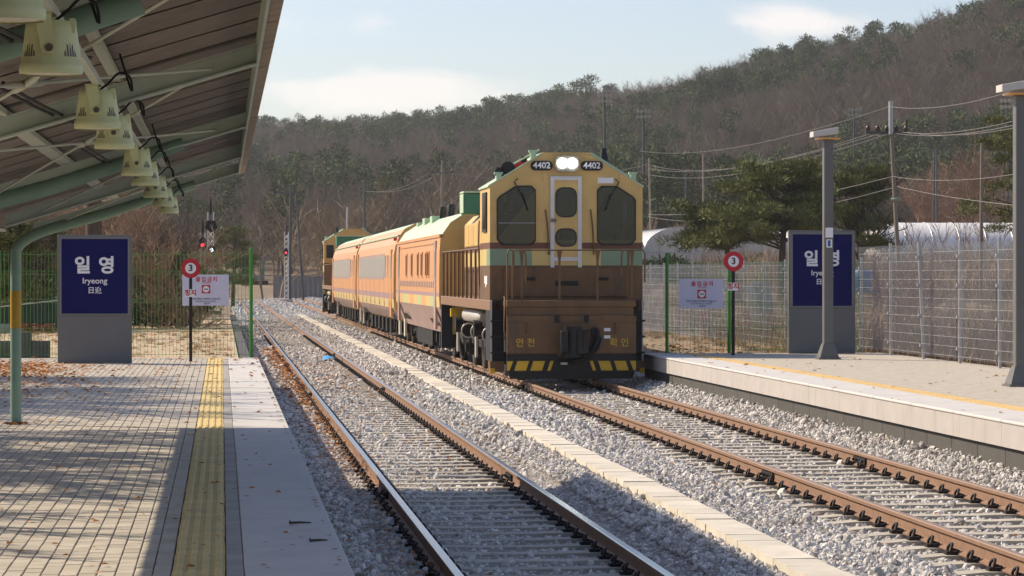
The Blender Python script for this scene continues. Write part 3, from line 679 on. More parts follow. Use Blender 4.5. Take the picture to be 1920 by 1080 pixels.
o = b.build('power_cable', M['rubber'], None); tag(o, 'black power cables drooping under the canopy roof', 'cable')

# ------------------------------------------------------------------ station signs
def station_sign(x0, x1, ztop, zbase, y, label):
    cx = (x0 + x1) / 2; H = ztop - zbase; W_ = x1 - x0
    t = thing('station_sign', label, 'station sign', (cx, y, zbase), 'blue station name boards')
    th = .11
    zp = zbase + H * .375
    b = MB(); b.box(x0, x1, y + .012, y + th, zbase, ztop); b.build('cabinet', M['sign_grey'], t, bevel=.008)
    b = MB(); f = .045
    b.box(x0 + .03, x0 + .03 + f, y - .012, y + .011, zp, ztop - .03); b.box(x1 - .03 - f, x1 - .03, y - .012, y + .011, zp, ztop - .03)
    b.box(x0 + .03 + f, x1 - .03 - f, y - .012, y + .011, ztop - .03 - f, ztop - .03); b.box(x0 + .03 + f, x1 - .03 - f, y - .012, y + .011, zp, zp + f * .6); b.build('frame', M['sign_frame'], t)
    b = MB(); b.box(x0 + .03 + f, x1 - .03 - f, y + .002, y + .011, zp + f * .6, ztop - .03 - f); fc = b.build('name_panel', M['navy'], t)
    b = MB(); b.box(x0 + .01, x1 - .01, y + .002, y + .011, zbase + .02, zp - .012); b.build('lower_panel', M['sign_grey'], t)
    for fx_ in (x0 + .052, x1 - .052):
        for fz_ in (zp + .06, zp + (ztop - zp) * .5, ztop - .06):
            b = MB(); b.cyl((fx_, y - .018, fz_), (fx_, y - .0125, fz_), .011, 8); b.build('screw', M['steel'], t)
    b = MB(); b.box(cx - .004, cx + .004, y - .001, y + .0015, zbase + .03, zp - .02); b.build('panel_seam', M['black'], t) if False else None
    tp = ztop - .03 - f
    s = W_ / 1.40
    text('station_name', '일 영', .345 * s, (cx + .0, y - .001, tp - .52 * s), FACE, M['white'], t, bold=.011 * s, spacing=1.12)
    text('latin_name', 'Iryeong', .155 * s, (cx + .0, y - .001, tp - .80 * s), FACE, M['white'], t, bold=.002)
    text('hanja_name', '日迎', .135 * s, (cx + .0, y - .001, tp - .985 * s), FACE, M['white'], t, bold=.002)
    return t
pa = at(110, 680, 55.0); pb = at(248, 680, 55.0); pt = at(110, 441, 55.0)
station_sign(pa.x, pb.x, pt.z, ZPL, 55.2, 'blue station name board standing on the left platform under the canopy end')
pa = at(1480, 662, 55.9); pb = at(1608, 662, 55.9); pt = at(1480, 432, 55.9)
station_sign(pa.x, pb.x, pt.z, ZPR, pa.y + .05, 'blue station name board behind the lamp post on the right platform')

# ------------------------------------------------------------------ stop signs "3"
def stop_sign(px, base_z, d, label, ytop):
    p = at(px, 600, d); x, y = p.x, p.y; zc_ = at(px, ytop, d).z
    t = thing('stop_sign', label, 'stop sign', (x, y, base_z), 'round red stop signs with the number 3')
    b = MB(); b.box(x - .03, x + .03, y, y + .05, base_z, zc_ - .1); b.build('post', M['black'], t)
    b = MB(); b.cyl((x, y - .02, zc_), (x, y - .005, zc_), .19, 32); dk = b.build('disc', M['red'], t)
    b = MB(); b.cyl((x, y - .026, zc_), (x, y - .021, zc_), .105, 32); b.build('white_center', M['white'], dk)
    text('numeral', '3', .17, (x + .002, y - .028, zc_ + .0), FACE, M['black'], dk, bold=.004)
    zp = zc_ - .48
    b = MB(); b.box(x - .105, x + .105, y - .012, y - .002, zp - .075, zp + .075); pl = b.build('plate', M['white'], t)
    text('stop_word', '정지', .125, (x, y - .014, zp), FACE, M['red'], pl, bold=.004)
stop_sign(357.5, ZPL, 55.7, 'round red 3 stop sign on black post at the end of the left platform', 503)
stop_sign(1375, ZPR, 54.7, 'round red 3 stop sign on black post at the end of the right platform', 490)

# ------------------------------------------------------------------ green mesh fences with notice boards
def mesh_panel(p0, p1, z0, z1, m, sp=.072, hs=(), r=.0032, thick_h=False):
    b = MB(); p0 = Vector(p0); p1 = Vector(p1); n = max(2, int((p1 - p0).length / sp)); d = (p1 - p0).normalized(); q = Vector((-d.y, d.x, 0))
    for i in range(n + 1):
        c = p0 + (p1 - p0) * i / n; b.tube([(c.x, c.y, z0), (c.x, c.y, z1)], r, 4, cap=False)
    for h in hs:
        for s in ((0,) if not thick_h else (-1, 1)):
            b.tube([(p0.x + q.x * .008 * s, p0.y + q.y * .008 * s, h + .012 * s), (p1.x + q.x * .008 * s, p1.y + q.y * .008 * s, h + .012 * s)], r * 1.25, 4, cap=False)
    return b
def green_fence(xs, y, z0, z1, label, post_tops):
    t = thing('mesh_fence', label, 'fence', (xs[0], y, z0))
    for i, x in enumerate(xs):
        if i < len(post_tops) and post_tops[i]:
            b = MB(); b.cyl((x, y, z0 - .4), (x, y, post_tops[i]), .032, 12); b.tube([(x, y, post_tops[i]), (x, y, post_tops[i] + .02)], [.036, .01], 12); b.build('post', M['greenf'], t)
    H = z1 - z0
    for a, c in zip(xs[:-1], xs[1:]):
        mesh_panel((a + .03, y, 0), (c - .03, y, 0), z0 + .03, z1, M['greenw'], .072, [z0 + .08, z0 + H * .25, z0 + H * .28, z0 + H * .52, z0 + H * .55, z0 + H * .78, z0 + H * .81, z1 - .08], .0036).build('mesh_panel', M['greenw'], t, fix=False)
    return t
gx = at(471, 600, 58.6).x
green_fence([gx, gx - 2.5, gx - 5.0, gx - 7.5], 58.9, ZPL - .02, at(300, 470, 58.6).z, 'green wire mesh fence across the end of the left platform', [at(471, 466, 58.6).z])
yr = at(1252, 600, 56.2).y; x0 = at(1252, 600, 56.2).x; x1 = at(1371, 600, 56.2).x
green_fence([x0, x1, 12.6], yr + .1, ZPR - .02, at(1300, 487, 56.2).z, 'low green wire mesh fence across the end of the right platform', [at(1252, 475, 56.2).z, at(1371, 487, 56.2).z])
def notice(pxa, pxb, pya, pyb, d, yoff, label):
    a = at(pxa, pyb, d); c = at(pxb, pya, d); x0, x1, z0, z1 = a.x, c.x, a.z, c.z; y = a.y + yoff; cx = (x0 + x1) / 2; W_ = x1 - x0
    t = thing('notice_board', label, 'notice board', (cx, y, z0), 'white no entry boards on the green fences')
    b = MB(); b.box(x0, x1, y, y + .012, z0, z1); b.build('panel', M['board'], t)
    yy = y - .0025
    text('heading', '출입금지', .105, (cx + .02, yy, z1 - .10), FACE, M['red'], t, bold=.002, spacing=1.35)
    text('subheading', 'NO ENTRY', .035, (cx + .02, yy, z1 - .165), FACE, M['red'], t)
    zc_ = z1 - .295
    b = MB(); b.box(cx - .075, cx + .095, y - .004, y - .0005, zc_ - .085, zc_ + .085); s = b.build('no_entry_symbol', M['red'], t)
    b = MB(); b.cyl((cx + .01, y - .007, zc_), (cx + .01, y - .0045, zc_), .066, 24); b.build('white_disc', M['white'], s)
    b = MB(); b.box(cx - .034, cx + .054, y - .010, y - .0075, zc_ - .009, zc_ + .009); b.build('bar', M['black'], s)
    text('body_text', '이곳은 출입이 통제되고 있습니다', .044, (cx + .0, yy, z0 + .135), FACE, M['ink'], t)
    text('small_text', 'Unauthorized entry is not allowed', .030, (cx + .0, yy, z0 + .09), FACE, M['ink'], t)
    text('signature', '일영역', .044, (cx + .02, yy, z0 + .04), FACE, M['ink'], t)
notice(342, 429, 515, 573, 58.6, -.16, 'white no entry board on the left green fence behind the stop sign')
notice(1272.5, 1356, 523, 578, 56.2, -.08, 'white no entry board on the right green fence beside the stop sign')

# ------------------------------------------------------------------ lamp posts on the right platform
def lamp_post(x, y, label, sticker):
    t = thing('lamp_post', label, 'lamp post', (x, y, ZPR), 'grey lamp posts along the right platform')
    w = .085
    b = MB(); b.box(x - w, x + w, y - w, y + w, ZPR + .2, ZPR + 4.0); b.build('post', M['post_grey'], t, bevel=.01)
    b = MB(); B = .175
    b.add([(x - B, y - B, ZPR + .03), (x + B, y - B, ZPR + .03), (x + B, y + B, ZPR + .03), (x - B, y + B, ZPR + .03), (x - w - .01, y - w - .01, ZPR + .28), (x + w + .01, y - w - .01, ZPR + .28), (x + w + .01, y + w + .01, ZPR + .28), (x - w - .01, y + w + .01, ZPR + .28)],
          [(0, 3, 2, 1), (4, 5, 6, 7), (0, 1, 5, 4), (1, 2, 6, 5), (2, 3, 7, 6), (3, 0, 4, 7)]); b.build('base_cover', M['post_grey'], t)
    b = MB(); b.box(x - .2, x + .2, y - .2, y + .2, ZPR - .003, ZPR + .028); b.build('base_plate', M['post_grey'], t)
    b = MB(); Z = ZPR + 4.0
    b.prism([(-.30, Z + .012), (.16, Z + .075), (.16, Z + .20), (-.30, Z + .115)], 'y', -.16, .16)
    for i, v in enumerate(b.v): b.v[i] = (v[0] + x, v[1] + y, v[2])
    b.build('lamp_head', M['lampcap'], t, bevel=.008)
    b = MB(); b.box(x - .2, x + .2, y - .17, y + .17, Z - .022, Z + .003); b.build('diffuser', M['amber'], t)
    if sticker:
        b = MB(); b.box(x - .06, x + .075, y - w - .012, y - w - .001, ZPR + 2.20, ZPR + 2.38); b.build('white_notice', M['white'], t)
        b = MB(); b.box(x - .045, x + .06, y - w - .014, y - w - .001, ZPR + 2.02, ZPR + 2.17); s = b.build('emergency_label', M['white'], t)
        b = MB(); b.box(x - .02, x + .03, y - w - .018, y - w - .0145, ZPR + 2.04, ZPR + 2.15); b.build('blue_symbol', M['blue'], s)
lamp_post(at(1552, 600, 52.2).x, at(1552, 600, 52.2).y, 'grey lamp post in front of the right station name board', True)
lamp_post(at(1913, 600, 39.4).x, at(1913, 600, 39.4).y, 'large grey lamp post cut off by the right photo border', False)

# ------------------------------------------------------------------ galvanised fence along the right side
gf = thing('wire_fence', 'galvanised wire mesh fence with steel posts along the right platform', 'fence', (12.65, 46, ZPR))
FP = [30.6 + 2.57 * k for k in range(28)]
for i, y in enumerate(FP):
    on = y < 56.3; z0 = ZPR if on else .45; z1 = (2.15 + .62) if on else 2.52
    tilt = -.09 if abs(y - 51.2) < .5 else rng.uniform(-.012, .012)
    b = MB(); b.tube([(12.65, y, z0 - .3 * (not on)), (12.65 + tilt, y, z1)], .03, 10); p = b.build('post', M['galv'], gf)
    b = MB()
    for h in (.25, .8, 1.35, 1.85): b.cbox((12.61 + tilt * h / 2, y - .01, z0 + h), .05, .07, .05)
    b.build('clamp', M['galv'], p)
    if i < len(FP) - 1:
        y2 = FP[i + 1]; hs = [z0 + .12 + .165 * k for k in range(int((z1 - z0 - .2) / .165) + 1)]
        mesh_panel((12.60, y + .05, 0), (12.60, y2 - .03, 0), z0 + .08, z1 - .05, None, .048, hs, .0024).build('mesh_panel', M['galv'], gf, fix=False)

# ------------------------------------------------------------------ train
def ring(b, poly, y0, y1, inset):
    """flat frame of given outline (x,z) with a hole, facing y"""
    c = (sum(p[0] for p in poly) / len(poly), sum(p[1] for p in poly) / len(poly)); n = len(poly)
    def ins(p):
        v = Vector((p[0] - c[0], p[1] - c[1])); l = v.length; v = v * ((l - inset) / l); return (c[0] + v.x, c[1] + v.y)
    q = [ins(p) for p in poly]
    vs = [(p[0], y0, p[1]) for p in poly] + [(p[0], y0, p[1]) for p in q] + [(p[0], y1, p[1]) for p in poly] + [(p[0], y1, p[1]) for p in q]
    fs = []
    for i in range(n):
        j = (i + 1) % n; fs += [(i, j, n + j, n + i), (2 * n + i, 3 * n + i, 3 * n + j, 2 * n + j), (i, 2 * n + i, 2 * n + j, j), (n + i, n + j, 3 * n + j, 3 * n + i)]
    b.add(vs, fs); return q
def rrect(x0, x1, z0, z1, r, cut=None):
    pts = []
    for (cx, cz, a0) in ((x1 - r, z1 - r, 0), (x0 + r, z1 - r, 90), (x0 + r, z0 + r, 180), (x1 - r, z0 + r, 270)):
        for k in range(5): a = R(a0 + k * 22.5); pts.append((cx + r * math.cos(a), cz + r * math.sin(a)))
    return pts
def shrink(poly, d):
    cx = sum(p[0] for p in poly) / len(poly); cz = sum(p[1] for p in poly) / len(poly); o_ = []
    for p in poly:
        v = Vector((p[0] - cx, p[1] - cz)); v = v * ((v.length - d) / v.length); o_.append((cx + v.x, cz + v.y))
    return o_
def holed(outline, holes, y0, y1):
    bm = bmesh.new()
    for poly in [outline] + holes:
        vs = [bm.verts.new((p[0], y0, p[1])) for p in poly]
        for i in range(len(vs)): bm.edges.new((vs[i], vs[(i + 1) % len(vs)]))
    bmesh.ops.triangle_fill(bm, use_beauty=True, use_dissolve=False, edges=bm.edges[:], normal=(0, -1, 0))
    r_ = bmesh.ops.extrude_face_region(bm, geom=bm.faces[:])
    for v in r_['geom']:
        if isinstance(v, bmesh.types.BMVert): v.co.y = y1
    bm.verts.index_update(); b = MB(); b.add([tuple(v.co) for v in bm.verts], [[v.index for v in f.verts] for f in bm.faces])
    # keep the original front faces too
    bm.free(); return b
def cut_window(s):   # cab windscreen outline; s = -1 left, +1 right (outer top corner cut away)
    xi, xo, z0, z1 = .585, 1.33, 2.60, 3.73
    pts = [(xi, z0 + .08), (xi + .08, z0), (xo - .1, z0), (xo, z0 + .1), (xo, z1 - .27), (xo - .05, z1 - .20), (xo - .33, z1 - .02), (xo - .40, z1), (xi + .08, z1), (xi, z1 - .08)]
    return [(s * x, z) for x, z in pts]

def bogie(root, yc, wb, wr, fx, name='bogie'):
    b = MB()
    for s in (-1, 1):
        b.prism([(yc - wb / 2 - .55, .55), (yc + wb / 2 + .55, .55), (yc + wb / 2 + .5, .78), (yc + .5, .80), (yc + .35, .62), (yc - .35, .62), (yc - .5, .80), (yc - wb / 2 - .5, .78)], 'x', s * fx - .06, s * fx + .06)
        for q in (-1, 1):
            b.cbox((s * fx, yc + q * wb / 2, .47), .26, .34, .34); b.cyl((s * (fx + .13), yc + q * wb / 2, .47), (s * (fx + .2), yc + q * wb / 2, .47), .12, 10)
            for w in (-.28, .28): b.tube([(s * fx, yc + q * wb / 2 + w, .55), (s * fx, yc + q * wb / 2 + w, .95)], .08, 8)
            b.box(*sorted((s * (fx - .03), s * (fx + .03))), yc + q * (wb / 2 + .62) - .05, yc + q * (wb / 2 + .62) + .05, .18, .6)
        b.tube([(s * (fx + .12), yc - .9, .72), (s * (fx + .14), yc, .52), (s * (fx + .12), yc + .9, .72)], .03, 6)
        b.cbox((s * fx, yc, .85), .3, .5, .35)
    b.box(-fx, fx, yc - .35, yc + .35, .45, .75)
    o = b.build(name, M['under'], root)
    for q in (-1, 1):
        w = MB()
        for s in (-1, 1):
            w.cyl((s * .69, yc + q * wb / 2, wr), (s * .82, yc + q * wb / 2, wr), wr, 24); w.cyl((s * .66, yc + q * wb / 2, wr), (s * .69, yc + q * wb / 2, wr), wr + .028, 24)
        w.cyl((-.7, yc + q * wb / 2, wr), (.7, yc + q * wb / 2, wr), .08, 10); w.build('wheelset', M['steel'], o)

def locomotive():
    t = thing('locomotive', 'yellow and brown diesel locomotive 4402 leading the train with bright headlights', 'locomotive', (0, 0, 0), 'locomotives at both ends of the train')
    HW = 1.46
    b = MB(); b.box(-1.47, 1.47, -.10, 12.2, 1.36, 1.555); b.build('deck', M['brown_lit'], t, bevel=.01)
    # cab: shell with window and door openings suggested by set-in panes
    b = MB(); b.m = 0; b.box(-HW, HW, 0, 2.1, 1.556, 2.215)
    c = b.build('cab', [M['brown'], M['mint'], M['cream'], M['band'], M['yellow']], t)
    bm = MB(); bm.m = 1; bm.box(-HW, -.66, 0, .05, 2.216, 2.53); bm.box(.66, HW, 0, .05, 2.216, 2.53); bm.box(-HW, -HW + .05, .05, .7, 2.216, 2.53); bm.box(HW - .05, HW, .05, .7, 2.216, 2.53)
    bm.m = 2; bm.box(-.66, .66, 0, .05, 2.216, 2.53); bm.box(-HW, -HW + .05, .7, 2.1, 2.216, 2.53); bm.box(HW - .05, HW, .7, 2.1, 2.216, 2.53); bm.box(-HW + .05, HW - .05, 2.05, 2.1, 2.216, 2.53)
    bm.m = 3; bm.box(-HW, HW, 0, 2.1, 2.531, 2.65)
    bm.build('cab_stripe', [M['brown'], M['mint'], M['cream'], M['band'], M['yellow']], t)
    out = [(-HW, 2.651), (HW, 2.651), (HW, 3.72), (.45, 4.33), (-.45, 4.33), (-HW, 3.72)]
    b = holed(out, [shrink(cut_window(-1), .02), shrink(cut_window(1), .02), shrink(rrect(-.215, .195, 3.13, 3.70, .14), .02), shrink(rrect(-.215, .195, 2.67, 2.92, .12), .02)], 0, .06)
    b2 = holed(out, [[(q * .98, 2.9), (q * 1.34, 2.9), (q * 1.34, 3.55), (q * .98, 3.55)] for q in (-1, 1)], 2.04, 2.1); k = len(b.v)
    b.v += b2.v; b.f += [[i_ + k for i_ in f] for f in b2.f]; b.mi += b2.mi; b.sm += b2.sm
    for q in (-1, 1):
        xa, xb = sorted((q * HW, q * (HW - .05)))
        b.box(xa, xb, .061, .60, 2.652, 3.715); b.box(xa, xb, 1.30, 2.039, 2.652, 3.715); b.box(xa, xb, .601, 1.299, 2.652, 2.90); b.box(xa, xb, .601, 1.299, 3.58, 3.715)
        b.prism([(q * HW, 3.716), (q * (HW - .07), 3.716), (q * .43, 4.28), (q * .45, 4.33)], 'y', .061, 2.039)
    b.box(-.45, .45, .061, 2.039, 4.28, 4.329)
    b.build('cab_upper', M['yellow'], t)
    b = MB(); b.box(-1.38, 1.38, .25, .75, 2.215, 2.72); b.build('control_desk', M['post_grey'], t, bevel=.03)
    b = MB(); b.box(-.95, .95, 2.0, 2.035, 2.22, 4.2); b.box(-1.40, -.951, 2.0, 2.035, 2.22, 2.88); b.box(.951, 1.40, 2.0, 2.035, 2.22, 2.88); b.box(-.94, .94, .09, 1.99, 3.72, 3.74); b.box(-.02, .02, .9, 1.99, 2.3, 3.7); b.build('dark_lining', M['post_grey'], t)  # dark grey panels added to deepen the shade seen through the cab windows
    for q in (-1, 1):
        b = MB(); x_ = q * .92; b.box(x_ - .25, x_ + .25, 1.15, 1.6, 2.5, 2.62); b.box(x_ - .25, x_ + .25, 1.55, 1.68, 2.62, 3.22); b.box(x_ - .13, x_ + .13, 1.56, 1.66, 3.24, 3.45); b.build('driver_seat', M['under'], t, bevel=.04)
    b = MB(); b.box(1.12, 1.19, .2, .23, 3.05, 3.40); b.build('sun_visor', M['tarp'], t)
    for s in (-1, 1):
        b = MB(); b.prism([(s * (HW + .03), 3.705), (s * (HW + .03), 3.735), (s * .46, 4.362), (s * .46, 4.332)], 'y', .03, 2.15); b.build('roof_side', M['mint_roof'], t)
    b = MB(); b.box(-.46, .46, .0, 2.15, 4.332, 4.362); b.build('roof_top', M['yellow'], t)
    # windscreens
    for s in (-1, 1):
        b = MB(); q = ring(b, cut_window(s), -.022, -.001, .03); w = b.build('windscreen', M['rubberseal'], t)
        b = MB(); b.prism(q, 'y', -.010, -.002); b.build('pane', M['glass'], w)
        b = MB(); xa = s * 1.0; b.tube([(s * .93, -.03, 3.86), (s * 1.0, -.04, 3.80), (s * .80, -.045, 3.45)], .012, 6); b.tube([(s * .84, -.05, 3.58), (s * .74, -.05, 3.26)], .016, 6); b.build('wiper', M['black'], w)
    b = MB(); b.tube([(-1.3, -.025, 3.02), (-.6, -.025, 3.02)], .008, 5); b.build('screen_bar', M['galv'], t)
    # door
    b = MB(); b.box(-.31, -.235, -.03, -.001, 1.95, 3.91); b.box(.215, .29, -.03, -.001, 1.95, 3.91); b.box(-.234, .214, -.03, -.001, 3.835, 3.91); b.box(-.234, .214, -.03, -.001, 2.30, 2.375); d = b.build('door_frame', M['doorframe'], t)
    b = holed([(-.233, 2.376), (.213, 2.376), (.213, 3.834), (-.233, 3.834)], [shrink(rrect(-.215, .195, 3.13, 3.70, .14), .02), shrink(rrect(-.215, .195, 2.57, 2.92, .14), .02)], -.018, -.002); dr = b.build('door', M['yellow'], t)
    for (z0, z1, r) in ((3.13, 3.70, .14), (2.57, 2.92, .14)):
        b = MB(); q = ring(b, rrect(-.215, .195, z0, z1, r), -.034, -.019, .025); f = b.build('door_window', M['rubberseal'], dr)
        b = MB(); b.prism(q, 'y', -.026, -.019); b.v = [(v[0], v[1], v[2]) for v in b.v]; o = b.build('door_pane', M['glass'], dr)
    b = MB(); b.box(-.30, -.2, -.06, -.031, 3.04, 3.10); b.build('handle', M['steel'], dr)
    # number boards
    for s in (-1, 1):
        cx = s * .50 if s < 0 else .49; cx = -.475 if s < 0 else .485
        b = MB(); b.prism(rrect(cx - .21, cx + .21, 4.02, 4.20, .08), 'y', -.03, -.001); nb_ = b.build('number_board', M['black'], t)
        text('number', '4402', .165, (cx, -.033, 4.11), FACE, M['white'], nb_, bold=.003)
    # headlights
    b = MB(); b.prism(rrect(-.22, .24, 3.99, 4.30, .1), 'y', -.06, -.001); hl = b.build('headlight_housing', M['steel'], t)
    for cx in (-.085, .105):
        b = MB(); b.cyl((cx, -.085, 4.155), (cx, -.061, 4.155), .088, 20); b.build('headlight', M['head'], t)
    b = MB(); b.box(.60, .90, -.02, -.001, 3.78, 3.885); b.build('white_plate', M['white'], t)
    # roof gear
    b = MB()
    for (x, z, r) in ((-1.26, 3.98, .10), (-1.10, 4.06, .135)): b.tube([(x, .55, z), (x, .35, z), (x, .15, z)], [.04, .05, r], 16)
    b.build('horn', M['black'], t)
    b = MB(); b.tube([(-.98, .3, 4.10), (-.72, .3, 4.22)], .06, 10); b.build('red_beacon', M['red'], t)
    b = MB(); b.tube([(-.80, .35, 4.24), (-.80, .2, 4.24)], .06, 10); b.build('small_horn', M['black'], t)
    for (x, z) in ((-1.28, 3.85), (-.62, 4.27), (1.30, 3.86)):
        b = MB(); b.box(x - .05, x + .05, .1, .3, z - .06, z + .10); b.box(x - .08, x + .08, .14, .26, z + .1, z + .14); b.build('roof_bracket', M['mint_roof'], t)
    for p in ([(-1.36, .2, 3.95), (-.5, .2, 4.42)], [(.5, .2, 4.36), (1.38, .2, 3.82)]):
        b = MB(); b.tube(p, .02, 6); b.build('roof_rail', M['mint_roof'], t)
    b = MB(); b.tube([(.76, .3, 4.20), (.75, .3, 4.46)], [.10, .05], 8); b.build('antenna_base', M['black'], t)
    # grab irons by the windows
    for s in (-1, 1):
        b = MB(); x = -.40 if s < 0 else .46; b.tube([(x, -.001, 3.27), (x, -.05, 3.25), (x + .04, -.05, 2.9), (x + .06, -.05, 2.45), (x + .06, -.001, 2.43)], .016, 6); b.build('grab_rail', M['brown'], t)
    # cab side window and door
    for s in (-1, 1):
        b = MB(); b.box(*sorted((s * (HW + .002), s * (HW + .03))), .55, 1.35, 2.86, 3.62); w = b.build('side_window', M['rubberseal'], t)
        b = MB(); b.box(*sorted((s * (HW + .031), s * (HW + .036))), .62, 1.28, 2.92, 3.56); b.build('side_pane', M['glass'], w)
        b = MB(); b.tube([(s * (HW + .04), 1.75, 1.8), (s * (HW + .06), 1.75, 2.6), (s * (HW + .04), 1.85, 3.1)], .016, 6); b.build('cab_grab_rail', M['brown'], t)
    b = MB(); x = -HW - .006; b.box(x, x + .005, .55, .72, 1.85, 2.02); b.box(x, x + .005, .74, .90, 1.80, 2.0); b.box(x, x + .005, .92, 1.10, 1.87, 2.02); b.build('side_emblem', M['white'], t)
    for s in (-1, 1):   # cab rear windows
        b = MB(); b.box(*sorted((s * .98, s * 1.34)), 2.101, 2.115, 2.9, 3.55); w = b.build('rear_window', M['rubberseal'], t)
    # lower front: recessed panel, frame and vents
    b = MB(); b.box(-1.2, 1.2, -.04, -.001, 1.62, 2.18); fp = b.build('front_panel', M['brown'], t, bevel=.01)
    b = MB(); b.box(-.22, .22, -.055, -.041, 1.83, 1.92); b.box(-.8, -.6, -.055, -.041, 1.93, 1.99); b.box(.6, .8, -.055, -.041, 1.93, 1.99); b.build('front_vent', M['under'], fp)
    b = MB(); b.box(-.7, .75, -.052, -.041, 2.03, 2.08); b.build('panel_rib', M['brown'], fp)
    for s in (-1, 1):
        b = MB(); b.box(*sorted((s * 1.205, s * 1.46)), -.10, .9, .40, 1.555); b.build('step_well', M['side_black'], t)
        for z in (.55, .85, 1.15):
            b = MB(); b.box(*sorted((s * 1.24, s * 1.47)), -.28, -.101, z, z + .03); b.build('step', M['under'], t)
        b = MB(); b.box(*sorted((s * 1.20, s * 1.47)), -.14, .3, .20, .40); b.build('step_foot', M['brown'], t)
        b = MB(); b.tube([(s * 1.44, -.12, .25), (s * 1.44, -.12, 1.56)], .018, 6); b.build('step_rail', M['galv'], t)
        b = MB(); b.cbox((s * 1.43, -.15, .22), .09, .06, .10); b.build('yellow_lug', M['haz_y'], t)
    # pilot
    b = MB(); b.box(-1.22, 1.22, -.78, -.101, 1.43, 1.56); b.build('porch_beam', M['brown'], t, bevel=.012)
    b = MB(); b.box(-1.18, 1.18, -.755, -.70, 1.27, 1.429); b.build('porch_recess', M['brown'], t)
    b = MB(); b.box(-1.22, 1.22, -.82, -.74, .555, 1.268); pl = b.build('pilot_plate', M['brown'], t, bevel=.012)
    b = MB(); b.box(-1.22, 1.22, -.845, -.8205, 1.16, 1.268); b.build('pilot_rib', M['brown'], pl)
    for x in (-.28, .28): 
        b = MB(); b.add([(x - .05, -.846, 1.28), (x + .05, -.846, 1.28), (x + .03 * (1 if x < 0 else -1), -.846, 1.13), (x - .05, -.85, 1.2)], [(0, 1, 2, 3)]); b.cbox((x, -.86, 1.2), .08, .03, .12); b.build('bracket', M['under'], pl)
    b = MB(); b.box(-1.215, 1.215, -.815, -.745, .435, .554); b.build('black_band', M['black'], t)
    b = MB(); b.box(-1.22, 1.22, -.82, -.74, .235, .434); hb = b.build('hazard_board', M['black'], t)
    for s in (-1, 1):
        for k, (a0, a1) in enumerate(((.40, .46), (.56, .78), (.86, 1.08), (1.14, 1.215))):
            lo, hi = .245, .425; sk = .06
            xs_ = [s * (a1 - (.0 if k == 3 else sk)) if False else 0]
            if s < 0: poly = [(-a1, lo), (-a0 - .0, lo), (-a0 + sk, hi), (-a1 + sk, hi)]
            else: poly = [(a0, lo), (a1, lo), (a1 - sk, hi), (a0 - sk, hi)]
            if k == 3: poly = [(s * 1.215, lo), (s * 1.215, hi), (s * 1.10, hi), (s * 1.17, lo)]
            b = MB(); b.prism(poly, 'y', -.826, -.8205); b.build('hazard_stripe', M['haz_y'], hb)
    b = MB(); b.prism([(-1.15, .09), (1.15, .09), (1.2, .234), (-1.2, .234)], 'y', -.80, -.70); b.build('rail_guard', M['black'], t)
    text('safety_word', '안 전', .175, (-.87, -.8225, .76), FACE, M['haz_y'], pl, bold=.001)
    text('check_word', '확 인', .175, (.90, -.8225, .76), FACE, M['haz_y'], pl, bold=.001)
    for x in (-.85, .82):
        b = MB(); b.tube([(x, -.821, 1.12), (x, -.86, 1.1), (x, -.86, .96), (x, -.821, .94)], .014, 6); b.build('pilot_handle', M['brown'], pl)
    for z in (1.01, .875):
        b = MB(); b.box(.61, .73, -.84, -.8205, z - .03, z + .03); b.build('white_tag', M['white'], pl)
    b = MB(); b.box(-.26, .30, -.835, -.8205, .52, 1.12); cp = b.build('coupler_pocket', M['brown'], t)
    b = MB(); b.box(-.14, .18, -1.10, -.836, .66, 1.02); b.tube([(-.02, -1.15, .50), (-.02, -1.15, 1.08)], .17, 14); b.cbox((.15, -1.2, .80), .22, .28, .46); b.cbox((-.20, -1.28, .80), .14, .2, .40); b.tube([(.18, -1.3, .66), (.18, -1.3, 1.0)], .06, 8); b.tube([(-.18, -.9, .5), (-.18, -.9, .62), (.25, -.9, .62)], .03, 6)
    b.build('coupler', M['black'], t, bevel=.015)
    for (p, r) in (([(.46, -.83, .98), (.47, -.95, .99), (.48, -1.0, .85), (.36, -1.0, .60), (.18, -1.0, .46), (-.02, -1.0, .42)], .036), ([(.50, -.83, .86), (.53, -.95, .84), (.47, -.98, .66), (.30, -.98, .50), (.05, -.98, .40), (-.1, -.98, .36)], .03),
                   ([(.43, -.83, 1.04), (.38, -.93, 1.02), (.40, -.96, .78), (.28, -.96, .54)], .022)):
        b = MB(); b.tube(p, r, 8); b.build('brake_hose', M['rubber'], t)
    b = MB(); b.cyl((.44, -.92, .99), (.44, -.83, .99), .07, 10); b.cyl((.49, -.95, .86), (.49, -.83, .86), .05, 10); b.build('hose_valve', M['black'], t)
    b = MB(); b.box(-.22, -.10, -1.0, -.9, .36, .40); b.build('hose_end', M['galv'], t)
    # front handrails
    b = MB(); b.tube([(-1.0, -.72, 2.50), (1.18, -.72, 2.50)], .016, 6)
    for x in (-.93, -.22, .50, 1.15):
        b.add([(x - .022, -.73, 1.45), (x + .022, -.73, 1.45), (x + .022, -.73, 2.30), (x + .035, -.73, 2.40), (x + .05, -.73, 2.49), (x - .05, -.73, 2.49), (x - .035, -.73, 2.40), (x - .022, -.73, 2.30)], [tuple(range(8))])
        b.box(x - .014, x + .014, -.728, -.70, 1.40, 2.49)
    b.build('front_handrail', M['brown'], t)
